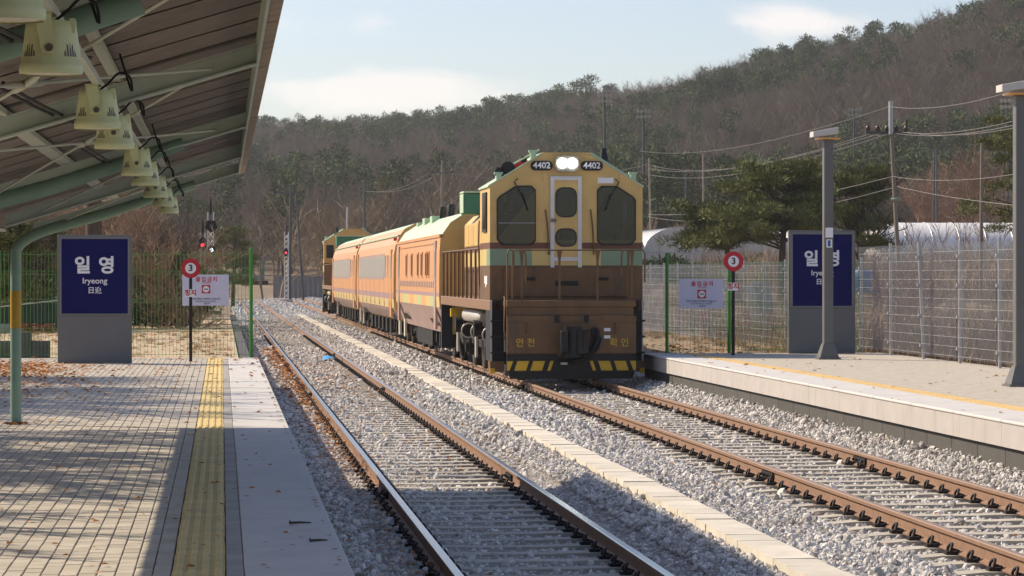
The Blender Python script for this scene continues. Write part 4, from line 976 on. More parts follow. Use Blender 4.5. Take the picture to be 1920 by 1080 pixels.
    for (xa, xb, zb) in ((-1.20, -1.08, 1.0), (-1.10, -.85, 1.5), (1.08, 1.40, 1.5), (.96, 1.09, 2.0)):
        b = MB(); b.tube([(xa, -.70, zb), (xa, -.70, 2.42), (xa + .03, -.70, 2.50), (xb - .03, -.70, 2.50), (xb, -.70, 2.42), (xb, -.70, max(zb, 1.9))], .017, 6); b.build('hoop_rail', M['brown'], t)
    b = MB(); b.tube([(-1.24, -.5, 1.62), (-1.24, -.66, 1.60), (-1.25, -.66, .98), (-1.21, -.66, .88)], .017, 6); b.build('corner_rail', M['brown'], t)
    # hood
    hw = .95
    b = MB(); b.box(-hw, hw, 2.1, 11.75, 1.556, 2.215); b.build('hood_base', M['brown'], t)
    b = MB(); b.m = 0; b.box(-hw, hw, 2.1, 11.75, 2.216, 2.53); b.m = 1; b.box(-hw, hw, 2.1, 11.75, 2.531, 2.65); b.build('hood_stripe', [M['cream'], M['band']], t)
    b = MB(); b.prism([(-hw, 2.651), (hw, 2.651), (hw, 3.18), (hw - .2, 3.38), (-hw + .2, 3.38), (-hw, 3.18)], 'y', 2.101, 11.75); b.build('hood_upper', M['yellow'], t, bevel=.015)
    for s in (-1, 1):
        for k in range(8):
            y = 2.4 + k * 1.15; b = MB(); b.box(*sorted((s * (hw + .001), s * (hw + .022))), y, y + 1.06, 2.68, 3.14); b.build('hood_door', M['yellow'], t)
            b = MB(); b.box(*sorted((s * (hw + .001), s * (hw + .022))), y, y + 1.06, 1.62, 2.19); b.build('hood_door', M['brown'], t)
    b = MB(); b.box(-.78, .78, 11.751, 11.77, 2.75, 3.2); b.build('radiator_grille', M['under'], t)
    b = MB(); b.m = 0; b.box(-1.16, 1.16, 9.4, 10.3, 3.39, 3.86); b.build('radiator_box', M['radiator_shade'], t, bevel=.02)
    b = MB(); b.box(-1.18, 1.18, 9.35, 10.35, 3.861, 3.90); b.box(-1.185, -1.165, 9.4, 10.3, 3.42, 3.84); b.build('radiator_lit_faces', M['mint_roof'], t)  # lid and left sheet in pale mint carry the sun on the box
    b = MB(); b.cyl((.1, 5.0, 3.38), (.1, 5.0, 3.75), .16, 14); b.build('exhaust', M['under'], t)
    # side walkway handrails
    for s in (-1, 1):
        b = MB(); x = s * 1.44
        b.tube([(x, 2.15, 2.56), (x, 11.9, 2.56)], .018, 6); b.build('side_handrail', M['brown'], t)
        for k in range(10):
            y = 2.3 + k * 1.05; b = MB(); b.box(x - .02, x + .02, y - .05, y + .05, 1.40, 2.55); b.build('stanchion', M['brown'], t)
    b = MB(); b.tube([(-1.44, 12.0, 2.56), (1.44, 12.0, 2.56)], .018, 6)
    for x in (-1.44, -.7, .7, 1.44): b.box(x - .02, x + .02, 11.98, 12.02, 1.4, 2.55)
    b.build('rear_handrail', M['brown'], t)
    # under the deck
    b = MB(); b.box(-1.0, 1.0, 4.6, 7.6, .45, 1.355); b.build('fuel_tank', M['under'], t, bevel=.05)
    for s in (-1, 1):
        b = MB(); b.tube([(s * 1.22, 3.9, 1.18), (s * 1.22, 4.0, 1.18), (s * 1.22, 7.6, 1.18), (s * 1.22, 7.7, 1.18)], [.08, .145, .145, .08], 16); b.build('air_tank', M['silver'], t)
        for y in (1.0, 9.7):
            b = MB(); b.cbox((s * 1.36, y, 1.20), .16, .22, .18); b.build('sand_box', M['haz_y'], t); b = MB(); b.tube([(s * 1.36, y, 1.35), (s * 1.40, y + .25, 1.2)], .03, 6); b.tube([(s * 1.34, y, 1.1), (s * 1.2, y - .1, .25)], .02, 6); b.build('sand_pipe', M['steel'], t)
        for y in (4.4, 9.0):
            b = MB(); b.box(*sorted((s * 1.30, s * 1.34)), y, y + .28, .35, 1.05); b.build('side_ladder', M['silver'], t)
            for yy in (y - .35,): 
                b = MB(); b.cyl((s * 1.25, yy, .95), (s * 1.42, yy, .95), .17, 16); b.build('brake_cylinder', M['under'], t)
        for y, x_, r in ((1.9, 1.28, .15), (5.0, 1.22, .17), (6.6, 1.30, .15)):
            b = MB(); b.tube([(s * x_ + r * math.cos(2 * math.pi * k / 16), y, .86 + r * math.sin(2 * math.pi * k / 16)) for k in range(17)], .017, 6, cap=False); b.build('brake_ring', M['silver'], t)
            b = MB(); b.cyl((s * x_, y + .02, .86), (s * x_, y + .4, .86), r - .02, 16); b.build('brake_drum', M['under'], t)
        b = MB(); b.box(*sorted((s * 1.22, s * 1.47)), 11.9, 12.19, .35, 1.355); b.build('rear_step', M['side_black'], t)
    bogie(t, 2.6, 2.4, .47, 1.02); bogie(t, 9.6, 2.4, .47, 1.02)
    return t
loco = locomotive()
rear = copy_tree(loco); rear['label'] = 'olive yellow locomotive coupled at the far rear end of the train'
loco.location = (RT, 54.35, ZR); rear.location = (RT, 145.6, ZR); rear.rotation_euler = (0, 0, math.pi)
for ch in list(rear.children):     # the rear engine shows no lit lamps
    if ch.name.startswith('headlight') and not ch.name.startswith('headlight_housing'):
        ch.data = ch.data.copy(); ch.data.materials[0] = M['curtain']

def coach(y0, y1, label, gen=False):
    name = 'generator_car' if gen else 'passenger_coach'
    cy = (y0 + y1) / 2; t = thing(name, label, 'train car', (RT, cy, ZR), None if gen else 'orange passenger coaches')
    if gen: prof = [(1.24, .66), (1.42, 1.16), (1.47, 1.28), (1.48, 1.53), (1.48, 1.62), (1.48, 2.0), (1.47, 2.6), (1.45, 2.92), (1.40, 3.00), (1.22, 3.26), (.85, 3.50), (.4, 3.62), (0, 3.66)]; zk = (1.28, 1.53, 1.62, 2.95)
    else: prof = [(1.20, .70), (1.40, .95), (1.47, 1.07), (1.49, 1.33), (1.49, 1.50), (1.49, 1.95), (1.475, 2.66), (1.42, 2.95), (1.31, 3.2), (1.16, 3.40), (.85, 3.56), (.4, 3.66), (0, 3.69)]; zk = (1.07, 1.33, 1.50, 3.39)
    full = prof + [(-x, z) for x, z in prof[-2::-1]]; k = len(full)
    b = MB(); n = int((y1 - y0) / .75); yy = [y0 + (y1 - y0) * i / n for i in range(n + 1)]
    ms = [M['salmon'], M['mauve'], M['chk_y'], M['chk_m'], M['chk_o'], M['purple'], M['mint_roof'], M['yellow']]
    pat = [2, 3, 2, 4, 3, 2, 4, 2, 3, 4]
    for i in range(n):
        for j in range(k - 1):
            (xa, za), (xb, zb) = full[j], full[j + 1]; zm = (za + zb) / 2
            if zm < zk[0]: b.m = 1
            elif zm < zk[1]: b.m = pat[(i // (2 if gen else 1)) % 10]
            elif zm < zk[2]: b.m = 5
            elif zm < zk[3]: b.m = 0
            else: b.m = 6
            b.add([(RT + xa, yy[i], ZR + za), (RT + xb, yy[i], ZR + zb), (RT + xb, yy[i + 1], ZR + zb), (RT + xa, yy[i + 1], ZR + za)], [(0, 1, 2, 3)], True)
    b.m = 7; b.add([(RT + x, y0, ZR + z) for x, z in full], [tuple(range(k))]); b.add([(RT + x, y1, ZR + z) for x, z in full], [tuple(range(k))[::-1]]); b.add([(RT + 1.2, y0, ZR + .68), (RT - 1.2, y0, ZR + .68), (RT - 1.2, y1, ZR + .68), (RT + 1.2, y1, ZR + .68)], [(0, 1, 2, 3)])
    b.build('body', ms, t, fix=False)
    X = RT
    b = MB(); b.box(X - .5, X + .5, y0 - .35, y0 - .002, ZR + 1.1, ZR + 3.1); b.build('gangway', M['under'], t)
    # bogies
    for yb in (y0 + 3.0, y1 - 3.0):
        b = MB()
        for s in (-1, 1):
            b.box(*sorted((X + s * .96, X + s * 1.1)), yb - 1.6, yb + 1.6, ZR + .48, ZR + .72)
            for q in (-1, 1): b.cbox((X + s * 1.03, yb + q * 1.15, ZR + .46), .25, .3, .32); b.tube([(X + s * 1.03, yb + q * .6, ZR + .4), (X + s * 1.03, yb + q * .6, ZR + .9)], .1, 8)
        bo = b.build('bogie', M['under'], t)
        for q in (-1, 1):
            w = MB()
            for s in (-1, 1): w.cyl((X + s * .68, yb + q * 1.15, ZR + .43), (X + s * .81, yb + q * 1.15, ZR + .43), .43, 20)
            w.cyl((X - .7, yb + q * 1.15, ZR + .43), (X + .7, yb + q * 1.15, ZR + .43), .08, 8)
            w.build('wheelset', M['steel'], bo)
    for s in (-1, 1):
        for y in (y0 + .5, y1 - .9):
            b = MB(); b.box(*sorted((X + s * 1.22, X + s * 1.28)), y, y + .4, ZR + .28, ZR + .95); b.build('step_plate', M['tarp_w'], t)
    b = MB(); b.box(X - 1.15, X + 1.15, y0 + 5.2, y1 - 5.2, ZR + .36, ZR + .675)
    for i in range(6): b.cbox((X - 1.17, y0 + 6 + i * (y1 - y0 - 12) / 5, ZR + .45), .12, .9, .4)
    b.build('underframe', M['under'], t)
    # dark panels on the skirt stand in for the shade in openings over bogies
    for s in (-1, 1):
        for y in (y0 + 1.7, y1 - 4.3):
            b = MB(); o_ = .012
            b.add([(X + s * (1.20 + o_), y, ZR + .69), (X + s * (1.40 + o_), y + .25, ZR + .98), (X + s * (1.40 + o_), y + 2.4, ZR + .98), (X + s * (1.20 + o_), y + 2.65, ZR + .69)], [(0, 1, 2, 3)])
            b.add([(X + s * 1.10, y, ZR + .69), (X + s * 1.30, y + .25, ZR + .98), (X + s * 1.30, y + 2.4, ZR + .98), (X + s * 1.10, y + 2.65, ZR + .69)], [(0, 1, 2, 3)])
            b.build('recess_shade', M['under'], t)
    if gen:
        for s in (-1, 1):
            ex = X + s * 1.476
            for y in (y0 + 3.2, y0 + 4.0, y0 + 5.6, y0 + 7.0, y0 + 9.4, y0 + 11.6):
                b = MB(); b.box(*sorted((ex - s * .02, ex + s * .022)), y, y + .42, ZR + 1.98, ZR + 2.62); l = b.build('louvre_frame', M['salmon'], t)
                b = MB(); b.box(*sorted((ex + s * .0225, ex + s * .03)), y + .06, y + .36, ZR + 2.03, ZR + 2.57); b.build('louvre', M['under'], l)
            b = MB()
            for i in range(22): b.box(*sorted((X + s * 1.475, X + s * 1.492)), y0 + 1.8 + i * .6, y0 + 2.1 + i * .6, ZR + 1.74, ZR + 1.88)
            b.build('grille_slots', M['mauve'], t)
            b = MB(); b.box(*sorted((X + s * 1.45, X + s * 1.478)), y0 + 2.0, y1 - 2, ZR + 2.78, ZR + 2.81); b.box(*sorted((X + s * 1.40, X + s * 1.475)), y0, y1, ZR + 2.92, ZR + 2.99); b.build('cornice', M['salmon'], t)
            for y in (y0 + 1.0, y1 - 1.6):
                b = MB(); b.box(*sorted((X + s * 1.44, X + s * 1.495)), y, y + .6, ZR + .75, ZR + 2.85); dd = b.build('door', M['mauve'], t)
                b = MB(); b.box(*sorted((X + s * 1.496, X + s * 1.503)), y + .1, y + .5, ZR + 2.0, ZR + 2.6); b.build('door_window', M['curtain'], dd)
        b = MB()
        for (y, w_, h) in ((y0 + 8.6, 1.6, .15), (y0 + 11.4, 1.6, .15), (y0 + 14.2, .9, .08)):
            b.box(X - 1.02, X - .82, y, y + w_ * .5, ZR + 3.3, ZR + 3.44 + h); b.build('roof_box', M['mint_roof'], t); b = MB()
        b = MB()
        for y in (y0 + 6, y0 + 9.4, y0 + 12.4): b.tube([(X - .5, y, ZR + 3.6), (X - .5, y, ZR + 3.86), (X - .3, y + 1.3, ZR + 3.92), (X - .3, y + 1.6, ZR + 3.65)], .06, 8)
        b.build('roof_exhaust', M['under'], t)
    else:
        n = 9; wy0, wy1 = y0 + 5.0, y1 - 1.7
        for s in (-1, 1):
            b = MB(); b.add([(X + s * 1.4935, wy0 - .08, ZR + 1.90), (X + s * 1.4935, wy1 + .02, ZR + 1.90), (X + s * 1.480, wy1 + .02, ZR + 2.71), (X + s * 1.480, wy0 - .08, ZR + 2.71), (X + s * 1.46, wy0 - .08, ZR + 1.90), (X + s * 1.46, wy1 + .02, ZR + 1.90), (X + s * 1.45, wy1 + .02, ZR + 2.71), (X + s * 1.45, wy0 - .08, ZR + 2.71)],
                            [(0, 1, 2, 3), (4, 5, 6, 7), (0, 1, 5, 4), (1, 2, 6, 5), (2, 3, 7, 6), (3, 0, 4, 7)]); b.build('window_band', M['mauve'], t)
            b = MB()
            for i in range(8): yy_ = y0 + 2.2 + i * (y1 - y0 - 4) / 7; b.box(*sorted((X + s * 1.47, X + s * 1.4945)), yy_, yy_ + .03, ZR + 1.10, ZR + 1.9)
            b.build('panel_seams', M['mauve'], t)
            b = MB(); b.box(*sorted((X + s * 1.30, X + s * 1.36)), y0, y1, ZR + 3.19, ZR + 3.23); b.build('rain_gutter', M['mint_roof'], t)
            for i in range(n):
                a = wy0 + (wy1 - wy0) * i / n; c_ = wy0 + (wy1 - wy0) * (i + 1) / n - .06
                b = MB(); b.add([(X + s * 1.497, a, ZR + 1.97), (X + s * 1.497, c_, ZR + 1.97), (X + s * 1.484, c_, ZR + 2.64), (X + s * 1.484, a, ZR + 2.64), (X + s * 1.47, a, ZR + 1.97), (X + s * 1.47, c_, ZR + 1.97), (X + s * 1.46, c_, ZR + 2.64), (X + s * 1.46, a, ZR + 2.64)],
                                [(0, 1, 2, 3), (4, 5, 6, 7), (0, 1, 5, 4), (1, 2, 6, 5), (2, 3, 7, 6), (3, 0, 4, 7)]); b.build('window', M['curtain'], t)
            for y in (y0 + 1.0, y1 - 1.3):
                b = MB(); b.box(*sorted((X + s * 1.44, X + s * 1.502)), y, y + .75, ZR + .80, ZR + 2.8); dd = b.build('door', M['salmon'], t)
                b = MB(); b.box(*sorted((X + s * 1.503, X + s * 1.508)), y + .18, y + .57, ZR + 1.95, ZR + 2.6); b.build('door_window', M['curtain'], dd)
            for y in (y0 + 2.8, y0 + 4.2):
                b = MB(); b.box(*sorted((X + s * 1.46, X + s * 1.498)), y, y + .5, ZR + 1.97, ZR + 2.64); b.build('small_window', M['curtain'], t)
            b = MB(); b.cbox((X + s * 1.40, y0 + .6, ZR + 3.1), .1, .12, .09); b.build('marker_light', M['red'], t)
    return t
coach(66.9, 83.6, 'orange generator car with vertical louvres directly behind the leading locomotive', True)
coach(84.7, 107.9, 'orange coach with curtained windows between the generator car and the rear coach')
coach(109.0, 132.2, 'last orange coach with curtained windows, next to the rear locomotive')

# ------------------------------------------------------------------ signals far along the line
def signal(px, ybase, ytop, d, label, heads, board=None, w=.13):
    p = at(px, ybase, d); x, y, z0 = p.x, p.y, p.z; z1 = at(px, ytop, d).z
    t = thing('signal_mast', label, 'railway signal', (x, y, z0), 'railway signal masts')
    b = MB(); b.box(x - .5, x + .5, y - .3, y + .3, z0 - .3, z0 + .08); b.build('footing', M['fascia'], t)
    b = MB()
    for s in (-1, 1): b.box(x + s * w - .03, x + s * w + .03, y - .03, y + .03, z0 + .08, z1 - .3)
    n = int((z1 - z0 - .5) / .4)
    for i in range(n):
        za = z0 + .2 + i * .4; b.tube([(x - w, y, za), (x + w, y, za + .36)], .018, 4); b.tube([(x - w, y + .05, za + .36), (x + w, y + .05, za)], .018, 4)
    b.build('lattice_mast', M['mastwhite'], t)
    b = MB(); b.tube([(x, y, z1 - .4), (x, y, z1 - .2), (x, y, z1 + .1), (x, y, z1 + .45)], [.03, .07, .06, .01], 8); b.build('finial', M['black'], t)
    for (hx, hy, kind) in heads:
        c = at(hx, hy, d); b = MB(); b.prism([(c.x + .22 * math.cos(a) * .85, c.z + .22 * math.sin(a) * (1.6 if kind == 'r' else 1)) for a in [2 * math.pi * k / 16 for k in range(16)]], 'y', c.y - .35, c.y - .2); h = b.build('signal_head', M['black'], t)
        b = MB(); b.cyl((c.x, c.y - .37, c.z - (.05 if kind == 'r' else 0)), (c.x, c.y - .351, c.z - (.05 if kind == 'r' else 0)), .085 if kind == 'r' else .085, 14); b.build('lens', M['sig_red'] if kind == 'r' else M['sig_white'], h)
        b = MB(); b.box(min(c.x, x), max(c.x, x) + .01, c.y - .2, c.y - .15, c.z - .03, c.z + .03); b.build('bracket', M['mastwhite'], t)
    if board:
        c = at(*board, d); b = MB(); b.prism([(c.x + .31 * math.sin(2 * math.pi * k / 5), c.z - .31 * math.cos(2 * math.pi * k / 5)) for k in range(5)], 'y', c.y - .3, c.y - .2); q = b.build('route_board', M['black'], t)
        for k in range(5):
            b = MB(); b.cyl((c.x + .15 * math.sin(2 * math.pi * k / 5), c.y - .33, c.z - .15 * math.cos(2 * math.pi * k / 5)), (c.x + .15 * math.sin(2 * math.pi * k / 5), c.y - .301, c.z - .15 * math.cos(2 * math.pi * k / 5)), .055, 10); b.build('unlit_lens', M['under'], q)
signal(395, 586, 386, 132, 'lattice signal mast with pentagon route board and white light by left track', [(397, 469, 'w')], (396, 424))
signal(380, 586, 424, 134, 'shorter signal mast with red light left of the pentagon route signal', [(380, 458, 'r')], None, .11)
signal(537, 563, 428, 235, 'red signal mast standing in the ballast left of the rear locomotive', [(536, 473, 'r')], None, .16)

# ------------------------------------------------------------------ trees and shrubs
def branch_tree(seed, h, spread, levels=4, r0=None, fine=1.0, droop=0.0, up=.35, nsub=(5, 5, 4, 4), trunk_frac=.35, minr=.006, wob=.16):
    r_ = random.Random(seed); b = MB(); t2 = MB()
    def rec(p, d, ln, rad, lv):
        n = 4 if lv == 0 else 3
        pts = [p]; q = p.copy(); dd = d.copy()
        for i in range(n):
            dd = (dd + Vector((r_.gauss(0, wob), r_.gauss(0, wob), r_.gauss(0, wob * .6) + (.05 if lv else .02) - droop * lv * .1))).normalized(); q = q + dd * (ln / n); pts.append(q.copy())
        if lv < levels:
            b.tube(pts, [max(minr, rad * (1 - .55 * i / n)) for i in range(n + 1)], 5 if lv == 0 else (4 if lv == 1 else 3), cap=False)
            for k in range(nsub[min(lv, len(nsub) - 1)]):
                f = r_.uniform(trunk_frac if lv == 0 else .25, 1.0); i = min(int(f * n), n - 1); pp = pts[i].lerp(pts[i + 1], f * n - i)
                a = r_.uniform(0, 6.28); side = Vector((math.cos(a), math.sin(a), r_.uniform(0, up * 2)))
                nd = (dd * r_.uniform(.35, .8) + side * spread).normalized(); rec(pp, nd, ln * r_.uniform(.45, .72), max(minr, rad * .5), lv + 1)
        else:
            s = max(minr * .9, rad) * fine; v = dd.orthogonal().normalized() * s
            t2.add([pts[0] - v, pts[0] + v, pts[-1]], [(0, 1, 2)])
            w = dd.cross(v).normalized() * s; t2.add([pts[0] - w, pts[0] + w, pts[-1]], [(0, 1, 2)])
    rec(Vector((0, 0, 0)), Vector((0, 0, 1)), h * .62, r0 or h * .02, 0)
    return b, t2
def merge(b, t2, m=1):
    k = len(b.v); b.v += t2.v; b.f += [[i + k for i in f] for f in t2.f]; b.mi += [m] * len(t2.f); b.sm += t2.sm; return b
def leaf_clump(b, c, r, n, s, r_, flat=.7, up=.3, wd=.28):
    for _ in range(n):
        v = Vector((r_.gauss(0, 1), r_.gauss(0, 1), r_.gauss(0, 1))); v = v.normalized() * (r * r_.random() ** .45); p = c + Vector((v.x, v.y, v.z * flat))
        d = (v.normalized() + Vector((r_.gauss(0, .5), r_.gauss(0, .5), r_.gauss(0, .5) + up))).normalized(); o = d.orthogonal().normalized(); o.rotate(Matrix.Rotation(r_.uniform(0, 6.28), 3, d)) if False else None
        q = d.cross(Vector((r_.gauss(0, 1), r_.gauss(0, 1), r_.gauss(0, 1)))).normalized()
        L_ = s * r_.uniform(.7, 1.4); b.add([p - q * L_ * wd, p + q * L_ * wd, p + d * L_ + q * L_ * wd * .4, p + d * L_ - q * L_ * wd * .4], [(0, 1, 2, 3)])
def pine_far(seed, h):
    r_ = random.Random(seed); b = MB(); b.m = 0; b.tube([(0, 0, 0), (r_.gauss(0, .15), r_.gauss(0, .15), h * .5), (r_.gauss(0, .2), 0, h * .95)], [h * .02, h * .014, .02], 5, cap=False); b.m = 1
    for k in range(17):
        f = r_.uniform(.38, 1); a = r_.uniform(0, 6.28); rr = h * .26 * (1.15 - f) ** .6 * r_.uniform(.3, 1); c = Vector((math.cos(a) * rr, math.sin(a) * rr, h * f)); leaf_clump(b, c, h * .10, 54, h * .036, r_, .7, .4, .2)
    return b.mesh('pine_shape', [M['bark_dark'], M['needle_far']], fix=False)
def leafy_far(seed, h, m):
    r_ = random.Random(seed); b, t2 = branch_tree(seed, h, .8, 2); b.m = 1
    for k in range(14):
        a = r_.uniform(0, 6.28); f = r_.uniform(.35, 1); rr = h * .28 * r_.random() ** .5; leaf_clump(b, Vector((math.cos(a) * rr, math.sin(a) * rr, h * f * .95)), h * .12, 24, h * .045, r_)
    return b.mesh('leafy_shape', [M['bark'], m], fix=False)
bare_protos = []
for k in range(7):
    b, t2 = branch_tree(100 + k, 8.6, .72, 3, .10, 1.25, 0, .45, nsub=(11, 7, 6), trunk_frac=.22, minr=.016, wob=.11); merge(b, t2, 0); bare_protos.append(proto('bare_tree_shape', b.mesh('bare_tree_shape', [M['bark']], fix=False)))
pine_protos = [proto('pine_shape', pine_far(200 + k, 9)) for k in range(5)]
oak_protos = [proto('oak_shape', leafy_far(300 + k, 8, M['oakleaf'])) for k in range(2)]
def hill_points(n, u0, u1, lo=0.0, hi=1.06):
    u = nrg.uniform(u0, u1, n); R1 = np.interp(u, [300, 600, 1000, 1900], [930, 900, 800, 640])
    d0, d1 = 300, R1 * 1.03; d = np.sqrt(nrg.uniform((d0 + (d1 - d0) * lo) ** 2, (d0 + (d1 - d0) * hi) ** 2, n))
    rt = (u - 960) / FPX * d; X = rt * math.cos(YAW) + d * math.sin(YAW); Y = d * math.cos(YAW) - rt * math.sin(YAW)
    return X, Y, terrain(X, Y), u, d
X, Y, Z, u, d = hill_points(9000, 250, 2150)
clump = np.sin(X * .055 + 2) * np.cos(Y * .03 + 1) + .7 * np.sin(X * .13 + Y * .045) + nrg.normal(0, .55, len(X))
top = d > np.interp(u, [300, 600, 1000, 1900], [930, 900, 800, 640]) * .955
pmask = clump > np.where(u > 1000, .84, .84) - np.where(top, .22, 0)
pick = nrg.random(len(X))
bare = ~pmask & (pick < .75); pine = pmask & (pick < .85); oak = ~pmask & (pick > .985)
for nm, mk, pr, lab, sr in (('bare_hillside_wood', bare, bare_protos, 'leafless grey brown wood covering the hillside', (.65, 1.15)), ('hillside_pines', pine, pine_protos, 'dark green pines mixed through the hillside wood', (.85, 1.35)), ('hillside_oaks', oak, oak_protos, 'few rust leaved oaks on the hillside', (.6, .95))):
    n = int(mk.sum()); s = nrg.uniform(*sr, n) * np.where(top[mk], 1.12 if 'bare' in nm else 1.15, 1.0)
    scatter(nm, np.stack([X[mk], Y[mk], Z[mk] - .2], -1), np.stack([nrg.normal(0, .06, n), nrg.normal(0, .06, n), nrg.uniform(0, 6.28, n)], -1), np.stack([s * nrg.uniform(.85, 1.2, n), s * nrg.uniform(.85, 1.2, n), s], -1), nrg.integers(0, len(pr), n), pr, lab)

def tree_obj(name, label, cat, loc, b, t2, ms, group=None, crown='crown'):
    t = thing(name, label, cat, loc, group)
    for mb_, nm, mm in ((b, 'trunk', ms[0]), (t2, crown, ms[1])):
        if mb_ is None or not mb_.f: continue
        me = mb_.mesh(nm, mm, fix=False); o = bpy.data.objects.new(nm, me); COL.objects.link(o); o.parent = t
    return t
def gz(x, y): return float(terrain(np.array([x]), np.array([y]))[0])
def put(px, d):
    p = at(px, 517, d); return (p.x, p.y, gz(p.x, p.y))
def broad_pine(seed, h, w, lean, n=46, low=.30):
    r_ = random.Random(seed); b = MB(); c = MB()
    tp = [Vector((0, 0, 0)), Vector((lean * .25, 0, h * .25)), Vector((lean * .6, .1, h * .5)), Vector((lean * .8, 0, h * .75)), Vector((lean, 0, h * .93))]; b.tube(tp, [.17, .15, .12, .08, .03], 8)
    for k in range(n):
        f = r_.uniform(low, 1); i = min(int(f * 4), 3); p = tp[i].lerp(tp[i + 1], f * 4 - i); a = r_.uniform(0, 6.28); L_ = w * (1.2 - f * .8) * r_.uniform(.4, 1.15) * (1.25 if math.cos(a) < 0 else .9)
        e = p + Vector((math.cos(a) * L_, math.sin(a) * L_ * .8, r_.uniform(-.08, .28) * L_)); m_ = p.lerp(e, .5) + Vector((0, 0, .12 * L_))
        b.tube([p, m_, e], [.05, .03, .012], 4, cap=False)
        for q in range(5):
            cc = m_.lerp(e, r_.uniform(.2, 1.12)) + Vector((r_.gauss(0, .22), r_.gauss(0, .22), r_.gauss(.06, .06))); leaf_clump(c, cc, r_.uniform(.28, .52), 84, .17, r_, .45, .7, .11)
    return b, c
x, y, z = put(1462, 120); b, c = broad_pine(41, 6.1, 3.4, .3, 78, .36); tree_obj('pine_tree', 'spreading dark green pine in front of the white greenhouses', 'pine tree', (x, y, z), b, c, (M['bark_dark'], M['needle']))
x, y, z = put(1385, 124); b, c = broad_pine(43, 4.4, 2.6, -.8, 34, .48); tree_obj('pine_tree', 'lower pine leaning left beside the spreading pine', 'pine tree', (x, y, z), b, c, (M['bark_dark'], M['needle']))
x, y, z = put(1612, 128); b, c = broad_pine(44, 6.2, 2.0, .2, 34, .36); b2, t2 = branch_tree(45, 6.6, .7, 3, .13, 1.0, .3, nsub=(12, 7, 6), minr=.010); merge(b, b2, 0); merge(b, t2, 0); b.mi = [0] * len(b.f)
tree_obj('pine_tree', 'half bare tree with thin green crown right of the lamp post', 'tree', (x, y, z), b, c, (M['bark_dark'], M['needle']))
x, y, z = put(1925, 140); b, c = broad_pine(46, 9.2, 2.6, -.3, 34); tree_obj('pine_tree', 'yellow green pine half hidden by the large right lamp post', 'pine tree', (x, y, z), b, c, (M['bark_dark'], M['needle_yellow']))
for k, (px, d, h) in enumerate(((1722, 270, 9.5), (1850, 262, 10.0), (1785, 282, 8.0))):
    b, t2 = branch_tree(60 + k, h, .62, 4, .12, 1.3, .1, nsub=(11, 8, 6, 4), trunk_frac=.1, minr=.014)
    tree_obj('bare_tree', ['reddish brown bare tree domed above the right greenhouse, left of the thin pole', 'reddish brown bare tree behind the greenhouse beside the large lamp post', 'smaller bare tree between the two reddish domed trees'][k], 'tree', put(px, d), b, t2, (M['twig'], M['twig']), 'reddish bare trees behind the greenhouse')
for k in range(9):
    px = 1650 + k * 29; b, t2 = branch_tree(80 + k, 3.6 + .5 * (k % 3), .42, 2, .03, 1.0, 0, .5, nsub=(16, 7), trunk_frac=.0, minr=.010)
    tree_obj('bare_shrub', ORD[k] + ' from the left of the bare upright shrubs before the right greenhouse', 'shrub', put(px, 158 + 6 * (k % 3)), b, t2, (M['twig'], M['twig']), 'bare shrubs before the right greenhouse')
for k in range(7):
    px = 1205 + k * 20; b, t2 = branch_tree(120 + k, 3.6, .7, 3, .06, 1.3, 0, .7, nsub=(10, 6, 5), trunk_frac=.1, minr=.012)
    tree_obj('bare_shrub', ORD[k] + ' from the left of the pale bushes behind the left greenhouse roofs', 'shrub', put(1220 + k * 32, 262 + 5 * k), b, t2, (M['twig_gold'], M['twig_gold']), 'bare bushes behind the left greenhouses')
for k in range(14):
    px = 1222 + k * 20.5; r_ = random.Random(400 + k); b = MB(); c = MB(); h = r_.uniform(.8, 1.5)
    b.tube([(0, 0, 0), (0, 0, h * .6)], .05, 5)
    for q in range(12): leaf_clump(c, Vector((r_.gauss(0, .42), r_.gauss(0, .4), h * r_.uniform(.2, .95))), .36, 60, .17, r_, 1.0)
    tree_obj('evergreen_shrub', ORD[k] + ' from the left of the evergreen shrubs in the greenhouse hedge row', 'shrub', put(px, 166 + r_.uniform(-4, 4)), b, c, (M['bark_dark'], M['hedge']), 'evergreen shrubs before the greenhouses')
# thicket behind the left platform
zones = {}
for k in range(34):
    r_ = random.Random(500 + k); px = r_.uniform(-30, 350); d = r_.uniform(92, 150); h = r_.uniform(3.6, 5.6) * d / 105 * (1.0 if px < 260 else .8)
    zn = 'left of the canopy post' if px < 37 else 'between canopy post and name board' if px < 110 else 'behind the left name board' if px < 248 else 'between left name board and stop sign'
    zones.setdefault(zn, []).append((px, k, d, h))
for zn, lst in zones.items():
    for n_, (px, k, d, h) in enumerate(sorted(lst)):
        b, t2 = branch_tree(520 + k, h, .75, 4, .06, 1.15, .15, .6, nsub=(9, 7, 6, 4), trunk_frac=.02, minr=.011)
        tree_obj('bare_thicket_tree', ORD[n_] + ' leafless bush from the left in the thicket ' + zn, 'tree', put(px, d), b, t2, ((M['twig'], M['twig_gold']) if k % 3 else (M['bark_dark'], M['bark'])), 'leafless bushes behind the left fence')
for k, (px, d, h, w) in enumerate(((50, 96, 3.6, 1.5), (290, 104, 3.4, 1.5), (330, 116, 3.2, 1.5), (436, 215, 6.4, 2.2), (-10, 90, 4.0, 1.6))):
    b, c = broad_pine(700 + k, h, w, .2, 34); tree_obj('pine_tree', ['dark pine behind the canopy post', 'dark evergreen right of the left name board', 'dark evergreen just left of the stop sign', 'olive green pine behind the left signal mast', 'dark pine at the left photo border'][k], 'pine tree', put(px, d), b, c, (M['bark_dark'], M['needle'] if k != 3 else M['needle_yellow']))
